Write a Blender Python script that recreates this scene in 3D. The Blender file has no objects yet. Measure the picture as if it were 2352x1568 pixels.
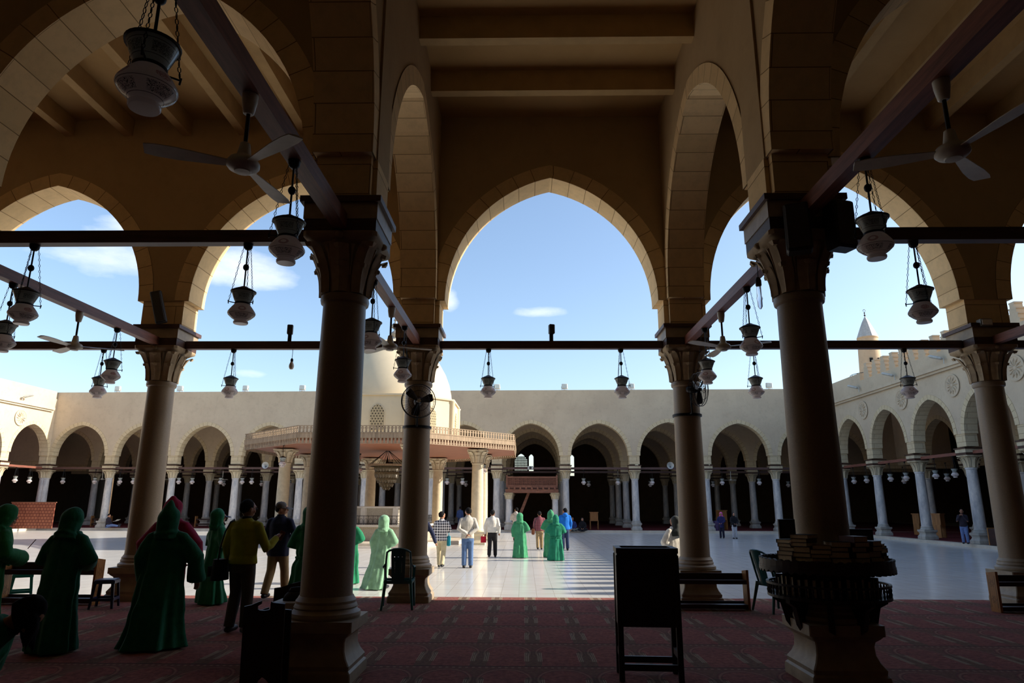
import bpy, bmesh, math, random
from mathutils import Vector, Matrix, Euler
R = math.radians
PI = math.pi
SC = bpy.context.scene
COL = SC.collection
random.seed(11)

# ------------------------------------------------------------------ mesh builder
class MB:
    def __init__(s):
        s.v = []; s.f = []; s.m = []; s.u = []
    def add(s, pts, faces, mat=0, uvs=None):
        b = len(s.v)
        s.v.extend(tuple(p) for p in pts)
        for i, f in enumerate(faces):
            s.f.append([b + k for k in f]); s.m.append(mat)
            s.u.append(uvs[i] if uvs else None)
    def quad(s, a, b, c, d, mat=0, uv=None):
        s.add([a, b, c, d], [(0, 1, 2, 3)], mat, [uv] if uv else None)
    def box(s, x0, x1, y0, y1, z0, z1, mat=0):
        p = [(x0,y0,z0),(x1,y0,z0),(x1,y1,z0),(x0,y1,z0),(x0,y0,z1),(x1,y0,z1),(x1,y1,z1),(x0,y1,z1)]
        u = [[(p[i][0]+p[i][1], p[i][2]) for i in f] for f in BOXF]
        u[0] = [(p[i][0], p[i][1]) for i in BOXF[0]]; u[1] = [(p[i][0], p[i][1]) for i in BOXF[1]]
        s.add(p, BOXF, mat, u)
    def obox(s, c, size, rot=None, mat=0, taper=1.0):
        hx, hy, hz = size[0]/2, size[1]/2, size[2]/2
        M = rot or Matrix.Identity(3)
        pts = []
        for z, k in ((-hz, 1), (hz, taper)):
            for x, y in ((-hx,-hy),(hx,-hy),(hx,hy),(-hx,hy)):
                pts.append(Vector(c) + M @ Vector((x*k, y*k, z)))
        s.add(pts, BOXF, mat)
    def bbox(s, c, size, b=.01, rot=None, mat=0):      # box with chamfered edges
        hx, hy, hz = size[0]/2, size[1]/2, size[2]/2
        M = rot or Matrix.Identity(3)
        b = min(b, hx*.9, hy*.9, hz*.9)
        lay = []
        for z, i in ((-hz, b), (-hz+b, 0), (hz-b, 0), (hz, b)):
            x, y = hx-i, hy-i; k = b if i == 0 else b*.5
            ring = [(-x+k,-y),(x-k,-y),(x,-y+k),(x,y-k),(x-k,y),(-x+k,y),(-x,y-k),(-x,-y+k)]
            lay.append([Vector(c) + M @ Vector((p[0], p[1], z)) for p in ring])
        s.loft(lay, mat)
    def loft(s, rings, mat=0, caps=True, closed=True):
        b = len(s.v); n = len(rings[0])
        for r in rings: s.v.extend(tuple(p) for p in r)
        for i in range(len(rings)-1):
            for j in range(n if closed else n-1):
                k = (j+1) % n
                s.f.append([b+i*n+j, b+i*n+k, b+(i+1)*n+k, b+(i+1)*n+j]); s.m.append(mat); s.u.append(None)
        if caps:
            s.f.append([b+j for j in reversed(range(n))]); s.m.append(mat); s.u.append(None)
            s.f.append([b+(len(rings)-1)*n+j for j in range(n)]); s.m.append(mat); s.u.append(None)
    def lathe(s, prof, n=24, mat=0, c=(0,0,0), rot=None, uv=False, sq=None):
        # prof: (r, z) bottom to top
        M = rot or Matrix.Identity(3); c = Vector(c); b = len(s.v); m = len(prof)
        L = [0]
        for i in range(1, m): L.append(L[-1] + math.hypot(prof[i][0]-prof[i-1][0], prof[i][1]-prof[i-1][1]))
        for r, z in prof:
            for j in range(n):
                a = 2*PI*j/n
                s.v.append(tuple(c + M @ Vector((r*math.cos(a), r*math.sin(a), z))))
        for i in range(m-1):
            for j in range(n):
                k = (j+1) % n
                s.f.append([b+i*n+j, b+i*n+k, b+(i+1)*n+k, b+(i+1)*n+j]); s.m.append(mat)
                s.u.append([(j/n, L[i]), ((j+1)/n, L[i]), ((j+1)/n, L[i+1]), (j/n, L[i+1])] if uv else None)
        if prof[0][0] > 1e-4: s.f.append([b+j for j in reversed(range(n))]); s.m.append(mat); s.u.append(None)
        if prof[-1][0] > 1e-4: s.f.append([b+(m-1)*n+j for j in range(n)]); s.m.append(mat); s.u.append(None)
    def tube(s, pts, r, n=8, mat=0, caps=True, flat=1.0, up=None, loop=False):
        pts = [Vector(p) for p in pts]; rs = r if isinstance(r, (list, tuple)) else [r]*len(pts)
        rings = []; pu = None
        for i, p in enumerate(pts):
            if loop: d = pts[(i+1) % len(pts)] - pts[i-1]
            else: d = (pts[min(i+1, len(pts)-1)] - pts[max(i-1, 0)])
            d.normalize()
            if pu is None:
                ref = Vector(up) if up else (Vector((0,0,1)) if abs(d.z) < .9 else Vector((1,0,0)))
            else: ref = pu
            a = d.cross(ref); a.normalize(); u = a.cross(d); u.normalize(); pu = u
            rings.append([p + a*math.cos(2*PI*j/n)*rs[i] + u*math.sin(2*PI*j/n)*rs[i]*flat for j in range(n)])
        if loop: rings.append(rings[0])
        s.loft(rings, mat, caps and not loop)
    def ell(s, c, r, n=14, m=9, rot=None, mat=0):
        M = rot or Matrix.Identity(3); c = Vector(c)
        rings = []
        for i in range(m+1):
            t = -PI/2 + PI*(i+.02)/(m+.04) if False else -PI/2*.985 + PI*.985*i/m
            rings.append([c + M @ Vector((r[0]*math.cos(t)*math.cos(2*PI*j/n), r[1]*math.cos(t)*math.sin(2*PI*j/n), r[2]*math.sin(t))) for j in range(n)])
        s.loft(rings, mat)
    def cap(s, a, b, ra, rb, n=12, mat=0, flat=1.0):
        a = Vector(a); b = Vector(b); d = (b-a).normalized()
        pts = [a-d*ra*.95, a-d*ra*.7, a, a.lerp(b,.33), a.lerp(b,.66), b, b+d*rb*.7, b+d*rb*.95]
        s.tube(pts, [ra*.3, ra*.72, ra, ra*.67+rb*.33, ra*.33+rb*.67, rb, rb*.72, rb*.3], n, mat, flat=flat)
    def prism(s, poly, y0, y1, mat=0, M=None, T=(0,0,0)):   # poly (x,z) extruded along y
        M = M or Matrix.Identity(3); T = Vector(T); n = len(poly)
        A = [T + M @ Vector((x, y0, z)) for x, z in poly]; B = [T + M @ Vector((x, y1, z)) for x, z in poly]
        f = [tuple(range(n)), tuple(reversed(range(n, 2*n)))] + [(i, i+n, (i+1) % n + n, (i+1) % n) for i in range(n)]
        s.add(A+B, f, mat)
    def xf(s, M, start=0):
        for i in range(start, len(s.v)): s.v[i] = tuple(M @ Vector(s.v[i]))
    def mesh(s, name, mats, smooth=True, angle=38):
        me = bpy.data.meshes.new(name)
        me.from_pydata(s.v, [], s.f)
        for m in mats: me.materials.append(m)
        if len(mats) > 1: me.polygons.foreach_set('material_index', s.m)
        if any(u is not None for u in s.u):
            uvl = me.uv_layers.new(name='UVMap'); d = []
            for f, u in zip(s.f, s.u):
                if u is None: u = [(0, 0)]*len(f)
                for q in u: d.extend(q)
            uvl.data.foreach_set('uv', d)
        bm = bmesh.new(); bm.from_mesh(me); bmesh.ops.recalc_face_normals(bm, faces=bm.faces); bm.to_mesh(me); bm.free()
        if smooth:
            me.polygons.foreach_set('use_smooth', [True]*len(me.polygons))
            me.set_sharp_from_angle(angle=R(angle))
        me.update()
        return me
    def build(s, name, mats, parent=None, smooth=True, angle=38):
        if not isinstance(mats, (list, tuple)): mats = [mats]
        o = bpy.data.objects.new(name, s.mesh(name, mats, smooth, angle))
        COL.objects.link(o)
        if parent: o.parent = parent
        return o
BOXF = [(3,2,1,0),(4,5,6,7),(0,1,5,4),(1,2,6,5),(2,3,7,6),(3,0,4,7)]

def tag(o, label=None, cat=None, group=None, kind=None):
    if label: o['label'] = label
    if cat: o['category'] = cat
    if group: o['group'] = group
    if kind: o['kind'] = kind
    return o
def E(name, loc, rz=0, label=None, cat=None, group=None, scale=1):
    o = bpy.data.objects.new(name, None); COL.objects.link(o)
    o.location = loc; o.rotation_euler = (0, 0, rz); o.empty_display_size = .1
    if scale != 1: o.scale = scale if isinstance(scale, (tuple, list)) else (scale,)*3
    return tag(o, label, cat, group)
def copy_tree(o, parent=None):
    c = o.copy(); COL.objects.link(c)
    if parent: c.parent = parent
    for ch in o.children: copy_tree(ch, c)
    return c
def clone(o, loc, rz=0, label=None, group=None, scale=None, cat=None):
    c = copy_tree(o); c.location = loc; c.rotation_euler = (0, 0, rz)
    if scale: c.scale = scale if isinstance(scale, (tuple, list)) else (scale,)*3
    if label: c['label'] = label
    if group: c['group'] = group
    elif 'group' in c: del c['group']
    if cat: c['category'] = cat
    return c
def structure(o, label=None):
    o['kind'] = 'structure'
    if label: o['label'] = label
    return o
def purge(o):
    for ch in list(o.children): purge(ch)
    bpy.data.objects.remove(o)
def rz3(a): return Matrix.Rotation(a, 3, 'Z')
def rx3(a): return Matrix.Rotation(a, 3, 'X')
def ry3(a): return Matrix.Rotation(a, 3, 'Y')
ORD = ['first','second','third','fourth','fifth','sixth','seventh','eighth','ninth','tenth','eleventh','twelfth','thirteenth','fourteenth']

# ------------------------------------------------------------------ materials
class N:
    def __init__(s, name):
        s.m = bpy.data.materials.new(name); s.m.use_nodes = True; s.t = s.m.node_tree; s.n = s.t.nodes
        s.b = s.n['Principled BSDF']
    def new(s, kind, **kw):
        q = s.n.new('ShaderNode' + kind)
        for k, v in kw.items():
            if k.startswith('i_'): q.inputs[k[2:].replace('_', ' ')].default_value = v
            else: setattr(q, k, v)
        return q
    def link(s, a, b): s.t.links.new(a, b)
    def math(s, op, a, b=None, c=None):
        q = s.n.new('ShaderNodeMath'); q.operation = op
        for i, x in enumerate((a, b, c)):
            if x is None: continue
            if isinstance(x, (int, float)): q.inputs[i].default_value = x
            else: s.link(x, q.inputs[i])
        return q.outputs[0]
    def mix(s, f, a, b, blend='MIX'):
        q = s.n.new('ShaderNodeMix'); q.data_type = 'RGBA'; q.blend_type = blend
        for i, x in ((0, f), (6, a), (7, b)):
            if isinstance(x, (int, float)): q.inputs[i].default_value = x
            elif isinstance(x, (tuple, list)): q.inputs[i].default_value = (*x[:3], 1)
            else: s.link(x, q.inputs[i])
        return q.outputs[2]
    def noise(s, vec, scale, detail=3, rough=.55):
        q = s.new('TexNoise'); q.inputs['Scale'].default_value = scale; q.inputs['Detail'].default_value = detail; q.inputs['Roughness'].default_value = rough
        if vec is not None: s.link(vec, q.inputs['Vector'])
        return q.outputs['Fac']
    def ramp(s, f, lo, hi):
        q = s.new('MapRange'); q.inputs['From Min'].default_value = lo; q.inputs['From Max'].default_value = hi; q.clamp = True
        s.link(f, q.inputs['Value']); return q.outputs[0]
    def obj(s):
        return s.new('TexCoord').outputs['Object']
    def uv(s):
        return s.new('TexCoord').outputs['UV']
    def scale(s, vec, sx, sy, sz):
        q = s.new('Mapping'); q.inputs['Scale'].default_value = (sx, sy, sz); s.link(vec, q.inputs['Vector']); return q.outputs[0]
    def bump(s, h, strength=.3, dist=.02):
        q = s.new('Bump'); q.inputs['Strength'].default_value = strength; q.inputs['Distance'].default_value = dist
        s.link(h, q.inputs['Height']); s.link(q.outputs[0], s.b.inputs['Normal'])
    def col(s, c):
        if isinstance(c, (tuple, list)): s.b.inputs['Base Color'].default_value = (*c[:3], 1)
        else: s.link(c, s.b.inputs['Base Color'])
    def fin(s, rough=.8, metal=0, spec=.4):
        s.b.inputs['Roughness'].default_value = rough; s.b.inputs['Metallic'].default_value = metal
        s.b.inputs['Specular IOR Level'].default_value = spec
        return s.m
def hx(r, g, b):        # sRGB 0-255 -> linear
    f = lambda c: (c/255/12.92 if c/255 <= .04045 else ((c/255+.055)/1.055)**2.4)
    return (f(r), f(g), f(b))
def plain(name, c, rough=.7, metal=0, var=.15, scale=6, bump=0, spec=.4, bscale=None, vec=(1,1,1)):
    k = N(name); co = k.obj()
    if vec != (1,1,1): co = k.scale(co, *vec)
    n1 = k.noise(co, scale, 4)
    k.col(k.mix(k.ramp(n1, .3, .7), tuple(x*(1-var) for x in c), tuple(min(1, x*(1+var)) for x in c)))
    if bump: k.bump(k.noise(co, bscale or scale*8, 3), bump, .01)
    return k.fin(rough, metal, spec)
def cloth(name, c, scale=9, rough=.85, var=.14):
    k = N(name); co = k.obj()
    n1 = k.noise(co, scale, 2); n2 = k.noise(co, 220, 2)
    a = k.mix(k.ramp(n1, .3, .7), tuple(x*(1-var) for x in c), tuple(min(1, x*(1+var)) for x in c))
    k.col(a); k.bump(k.noise(k.scale(co, 1, 1, .35), 14, 3), .35, .03)
    k.b.inputs['Sheen Weight'].default_value = .08
    return k.fin(rough, 0, .2)
def wood(name, c, rough=.5, axis='X', scale=1.0, spec=.4):
    k = N(name); co = k.obj()
    s = {'X': (1.2, 14, 14), 'Y': (14, 1.2, 14), 'Z': (14, 14, 1.2)}[axis]
    n1 = k.noise(k.scale(co, *(q*scale for q in s)), 1.6, 6, .65)
    k.col(k.mix(k.ramp(n1, .3, .72), tuple(x*.55 for x in c), tuple(x*1.3 for x in c)))
    k.bump(n1, .12, .005)
    return k.fin(rough, 0, spec)
def plaster(name, c, c2, stain=.5):
    k = N(name); co = k.obj()
    n1 = k.noise(co, .55, 5, .6); n2 = k.noise(co, 3.2, 6, .7); n3 = k.noise(k.scale(co, 3, 3, .5), 1.0, 4)
    a = k.mix(k.ramp(n1, .32, .68), c, c2)
    a = k.mix(k.math('MULTIPLY', k.ramp(n2, .5, .8), stain*.5), a, tuple(x*.62 for x in c))
    a = k.mix(k.math('MULTIPLY', k.ramp(n3, .58, .8), stain*.4), a, tuple(x*.7 for x in c2))
    k.col(a); k.bump(k.noise(co, 22, 5), .18, .01)
    return k.fin(.92, 0, .2)
def stone(name, c, c2, joint, row=.34, bw=.66, mort=.008, off=.5):
    k = N(name); uv = k.uv(); co = k.obj()
    b = k.new('TexBrick'); b.offset = off; b.squash = 1
    k.link(uv, b.inputs['Vector'])
    b.inputs['Color1'].default_value = (*c, 1); b.inputs['Color2'].default_value = (*c2, 1); b.inputs['Mortar'].default_value = (*joint, 1)
    b.inputs['Scale'].default_value = 1; b.inputs['Mortar Size'].default_value = mort; b.inputs['Mortar Smooth'].default_value = .1
    b.inputs['Bias'].default_value = 0; b.inputs['Brick Width'].default_value = bw; b.inputs['Row Height'].default_value = row
    n2 = k.noise(co, 5, 6, .7)
    a = k.mix(k.math('MULTIPLY', k.ramp(n2, .45, .75), .45), b.outputs['Color'], tuple(x*.6 for x in c))
    k.col(a)
    h = k.math('SUBTRACT', k.math('MULTIPLY', k.noise(co, 30, 4), .25), b.outputs['Fac'])
    k.bump(h, .5, .012)
    return k.fin(.9, 0, .2)

m_plaster_in = plaster('ochre plaster', hx(176,150,112), hx(188,162,124))
m_plaster_far = plaster('pale lime plaster', hx(188,170,146), hx(201,184,158), .75)
m_stone = stone('dressed limestone', hx(236,206,158), hx(222,192,144), hx(138,110,74), .36, 1.3, .006)
m_stone_far = stone('pale limestone', hx(206,188,154), hx(198,179,144), hx(146,126,98), .29, 1.0, .01)
m_ceil = plaster('ochre ceiling plaster', hx(194,161,112), hx(180,147,98), .3)
m_granite = plain('beige granite', hx(148,131,109), .42, 0, .12, 60, .05, .45)
m_base = plain('weathered limestone', hx(158,142,118), .5, 0, .16, 7, .12, .4)
m_capital = plain('carved limestone', hx(168,148,118), .7, 0, .15, 8, .15, .3)
m_wood = wood('dark brown wood', hx(74,50,38), .55, 'X')
m_woodY = wood('dark brown wood lengthwise', hx(74,50,38), .55, 'Y')
m_tieX_shade = wood('red brown painted timber', hx(88,62,56), .5, 'X')  # tie timber darkened in colour for the shaded faces of the cross beams
m_tieY_lit = wood('red brown painted lengthwise timber in lit tone', hx(126,78,64), .5, 'Y')  # same tie timber in a lighter, redder colour for the lit lengthwise beams
m_beam = plain('ochre plastered ceiling beam', hx(186,156,110), .9, 0, .1, 3, .1, .2)
m_beamY = m_beam
m_black = plain('black iron', (.012,.012,.014), .45, .6, .2, 20)
m_gasket = plain('dark bronze', hx(52,44,34), .5, .7, .2, 30)
m_white_enamel = plain('cream enamel', hx(205,200,186), .4, 0, .08, 12)
m_marble_floor = None

def mk_floor():
    k = N('white marble paving'); co = k.obj()
    b = k.new('TexBrick'); b.offset = .5; b.squash = 1
    k.link(k.new('Mapping', i_Rotation=(0, 0, PI/2), i_Location=(0, .12, 0)).outputs[0], b.inputs['Vector'])
    mp = [q for q in k.n if q.type == 'MAPPING'][0]; k.link(co, mp.inputs['Vector'])
    c1, c2, c3 = hx(219,217,212), hx(212,210,205), hx(168,160,148)
    b.inputs['Color1'].default_value = (*c1, 1); b.inputs['Color2'].default_value = (*c2, 1); b.inputs['Mortar'].default_value = (*c3, 1)
    b.inputs['Scale'].default_value = 1; b.inputs['Mortar Size'].default_value = .004; b.inputs['Mortar Smooth'].default_value = .3
    b.inputs['Brick Width'].default_value = .86; b.inputs['Row Height'].default_value = .385; b.inputs['Bias'].default_value = 0
    n1 = k.noise(k.scale(co, .5, 2.2, 1), 1.3, 7, .68); n2 = k.noise(k.scale(co, .35, 1.6, 1), .55, 5, .6)
    a = k.mix(k.math('MULTIPLY', k.ramp(n1, .5, .74), .42), b.outputs['Color'], hx(166,150,122))
    a = k.mix(k.math('MULTIPLY', k.ramp(n2, .55, .8), .3), a, hx(172,172,172))
    k.col(a)
    r = k.math('ADD', k.math('MULTIPLY', n1, .16), .1)
    k.link(r, k.b.inputs['Roughness'])
    m = k.fin(.25, 0, .45); k.link(r, k.b.inputs['Roughness']); return m
m_marble_floor = mk_floor()
m_curb = plain('grey marble curb', hx(206,196,178), .4, 0, .1, 3)

def mk_carpet(name='red prayer carpet', dx=.6, dy=1.235, ox=.1, oy=11.51):
    k = N(name); co = k.obj()
    sp = k.new('SeparateXYZ'); k.link(co, sp.inputs[0])
    X, Y = sp.outputs[0], sp.outputs[1]
    u = k.math('FRACT', k.math('ADD', k.math('DIVIDE', k.math('SUBTRACT', X, ox), dx), .5))     # .5 = centre of a pillar
    v = k.math('FRACT', k.math('DIVIDE', k.math('SUBTRACT', Y, oy), dy))
    du = k.math('ABSOLUTE', k.math('SUBTRACT', u, .5))                                          # 0 at pillar, .5 at niche centre
    uu = k.math('SUBTRACT', .5, du)
    n1 = k.noise(co, 16, 6, .75); n2 = k.noise(co, 3, 3)
    red = k.mix(k.ramp(n1, .38, .62), hx(112,56,50), hx(158,94,80))
    red = k.mix(k.math('MULTIPLY', k.ramp(n2, .4, .7), .4), red, hx(104,58,58))
    brown = k.mix(k.ramp(k.noise(co, 24, 4), .4, .6), hx(98,68,54), hx(118,86,66))
    pil = k.math('MULTIPLY', k.math('LESS_THAN', du, .15), k.math('LESS_THAN', v, .62))
    a = k.mix(pil, red, brown)
    st = k.math('LESS_THAN', k.math('ABSOLUTE', k.math('SUBTRACT', du, .115)), .05)
    st = k.math('MULTIPLY', st, k.math('GREATER_THAN', k.math('FRACT', k.math('MULTIPLY', du, 30)), .45))
    st = k.math('MULTIPLY', st, k.math('MULTIPLY', k.math('GREATER_THAN', v, .2), k.math('LESS_THAN', v, .56)))
    a = k.mix(k.math('MULTIPLY', st, .75), a, hx(176,158,132))
    # horseshoe arch lines over each niche: distance in an ellipse about the niche centre
    ex = k.math('DIVIDE', uu, .44); ey = k.math('DIVIDE', k.math('SUBTRACT', v, .55), .34)
    d = k.math('SQRT', k.math('ADD', k.math('MULTIPLY', ex, ex), k.math('MULTIPLY', ey, ey)))
    up = k.math('GREATER_THAN', v, .42)
    for rr, w, c, s in ((1.0, .03, hx(150,118,96), .55), (.93, .02, hx(84,54,48), .6), (1.09, .03, hx(92,62,54), .6)):
        q = k.math('MULTIPLY', k.math('LESS_THAN', k.math('ABSOLUTE', k.math('SUBTRACT', d, rr)), w), up)
        a = k.mix(k.math('MULTIPLY', q, s), a, c)
    out = k.math('MULTIPLY', k.math('GREATER_THAN', d, 1.12), up)
    a = k.mix(k.math('MULTIPLY', out, .75), a, brown)
    bd = k.math('GREATER_THAN', v, .925)
    dots = k.math('MULTIPLY', k.math('GREATER_THAN', k.math('SINE', k.math('MULTIPLY', X, 90)), .2), k.math('LESS_THAN', k.math('ABSOLUTE', k.math('SUBTRACT', v, .962)), .018))
    a = k.mix(k.math('MULTIPLY', bd, .7), a, hx(112,66,58))
    a = k.mix(k.math('MULTIPLY', dots, .6), a, hx(158,128,106))
    ln = k.math('LESS_THAN', k.math('ABSOLUTE', k.math('SUBTRACT', v, .008)), .009)
    a = k.mix(ln, a, hx(36,24,26))
    k.col(a); k.bump(k.noise(co, 260, 2), .4, .01)
    k.b.inputs['Sheen Weight'].default_value = .05
    return k.fin(.95, 0, .1)
m_carpet = mk_carpet()
m_carpet_far = plain('dark red carpet', hx(104,46,48), .95, 0, .3, 6, 0, .1)

# ------------------------------------------------------------------ camera
def setup_camera():
    f, pit, yaw, roll, h = 1555.28, .2354, .0183, .0031, 1.68
    cp, sp, cy, sy = math.cos(pit), math.sin(pit), math.cos(yaw), math.sin(yaw)
    fw = Vector((-sy*cp, cy*cp, sp)); rt = Vector((cy, sy, 0)); up = rt.cross(fw)
    c, s = math.cos(roll), math.sin(roll)
    r2 = c*rt + s*up; u2 = -s*rt + c*up
    cam = bpy.data.cameras.new('camera'); o = bpy.data.objects.new('camera', cam); COL.objects.link(o)
    m = Matrix((r2, u2, -fw)).transposed().to_4x4(); m.translation = (0, 0, h)
    o.matrix_world = m
    cam.sensor_width = 36; cam.sensor_fit = 'HORIZONTAL'; cam.lens = f/2352*36; cam.clip_end = 500; cam.clip_start = .05
    SC.camera = o
setup_camera()

# ------------------------------------------------------------------ sky and sun
SUN_EL, SUN_AZ = R(27.4), R(90 - 2.5)      # azimuth measured from +Y towards +X
def setup_light():
    d = Vector((math.sin(SUN_AZ)*math.cos(SUN_EL), math.cos(SUN_AZ)*math.cos(SUN_EL), math.sin(SUN_EL)))
    L = bpy.data.lights.new('sun', 'SUN'); L.energy = 5.2; L.angle = R(.55); L.color = (1, .91, .78)
    o = bpy.data.objects.new('sun', L); COL.objects.link(o); o.location = d*60
    o.rotation_euler = d.to_track_quat('Z', 'Y').to_euler()
    w = bpy.data.worlds.new('sky'); SC.world = w; w.use_nodes = True; t = w.node_tree; t.nodes.clear()
    def new(k, **kw):
        q = t.nodes.new('ShaderNode' + k)
        for a, b in kw.items(): setattr(q, a, b)
        return q
    def mth(op, a, b=None):
        q = new('Math', operation=op)
        for i, x in enumerate((a, b)):
            if x is None: continue
            if isinstance(x, (int, float)): q.inputs[i].default_value = x
            else: t.links.new(x, q.inputs[i])
        return q.outputs[0]
    sky = new('TexSky', sky_type='NISHITA', sun_disc=False, sun_elevation=SUN_EL, sun_rotation=SUN_AZ, altitude=50, air_density=1.0, dust_density=1.4, ozone_density=1.6)
    tc = new('TexCoord').outputs['Generated']
    mp = new('Mapping'); mp.inputs['Scale'].default_value = (1, 1, 2.6); t.links.new(tc, mp.inputs[0])
    n = new('TexNoise'); n.inputs['Scale'].default_value = 9; n.inputs['Detail'].default_value = 8; n.inputs['Roughness'].default_value = .58
    t.links.new(mp.outputs[0], n.inputs['Vector'])
    tot = None
    # soft banks of cirrus: direction (x, y, z) in the sky, width, height, density
    for dx, dy, dz, wd, ht, dn in CLOUDS:
        c = Vector((dx, dy, dz)).normalized()
        sv = new('VectorMath', operation='SUBTRACT'); t.links.new(tc, sv.inputs[0]); sv.inputs[1].default_value = c
        s2 = new('Mapping'); s2.inputs['Scale'].default_value = (1/wd, 1/wd, 1/ht); t.links.new(sv.outputs[0], s2.inputs[0])
        ln = new('VectorMath', operation='LENGTH'); t.links.new(s2.outputs[0], ln.inputs[0])
        g = mth('MULTIPLY', mth('POWER', 2.718, mth('MULTIPLY', mth('MULTIPLY', ln.outputs['Value'], ln.outputs['Value']), -1.0)), dn)
        tot = g if tot is None else mth('ADD', tot, g)
    mr = new('MapRange'); mr.clamp = True; mr.inputs['From Min'].default_value = .95; mr.inputs['From Max'].default_value = 1.5
    t.links.new(mth('ADD', n.outputs['Fac'], tot), mr.inputs['Value'])
    mx = new('Mix', data_type='RGBA'); t.links.new(mth('MULTIPLY', mr.outputs[0], .75), mx.inputs[0])
    gm = new('Mix', data_type='RGBA', blend_type='MULTIPLY'); gm.inputs[0].default_value = 1
    t.links.new(sky.outputs[0], gm.inputs[6]); gm.inputs[7].default_value = SKY_TINT
    t.links.new(gm.outputs[2], mx.inputs[6]); mx.inputs[7].default_value = CLOUD_COL
    bg = new('Background'); bg.inputs['Strength'].default_value = SKY_STRENGTH
    t.links.new(mx.outputs[2], bg.inputs['Color'])
    out = new('OutputWorld'); t.links.new(bg.outputs[0], out.inputs['Surface'])
SKY_STRENGTH = .16
SKY_TINT = (1, 1, 1, 1)
CLOUD_COL = (6, 6, 6.2, 1)
CLOUDS = [(-.7,1,.39,.11,.03,.66), (-.62,1,.435,.06,.02,.5), (-.46,1,.38,.09,.04,.5), (-.4,1,.335,.1,.02,.5), (-.115,1,.305,.022,.03,.85), (.03,1,.285,.06,.012,.72), (-.42,1,.19,.05,.012,.6)]
setup_light()
SC.view_settings.view_transform = 'Standard'; SC.view_settings.look = 'None'; SC.view_settings.gamma = 1; SC.view_settings.use_curve_mapping = False
SC.view_settings.exposure = 0.72
cy = SC.cycles
cy.max_bounces = 10; cy.diffuse_bounces = 4; cy.glossy_bounces = 3; cy.transmission_bounces = 4; cy.transparent_max_bounces = 8
cy.caustics_reflective = False; cy.caustics_refractive = False; cy.sample_clamp_indirect = 6; cy.use_denoising = True
# ------------------------------------------------------------------ arcades
ZC = 4.0
def arch_pts(a, e, n=22):
    # two-centred pointed arch, springing at (+-a, 0)
    Rr = a + e; pts = []
    rise = math.sqrt(Rr*Rr - e*e); t1 = math.atan2(rise, e)      # angle at the apex seen from the far centre
    for i in range(n+1):
        t = t1*i/n
        pts.append((e - Rr*math.cos(t), Rr*math.sin(t)))
    return pts + [(-x, z) for x, z in reversed(pts[:-1])]

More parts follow.
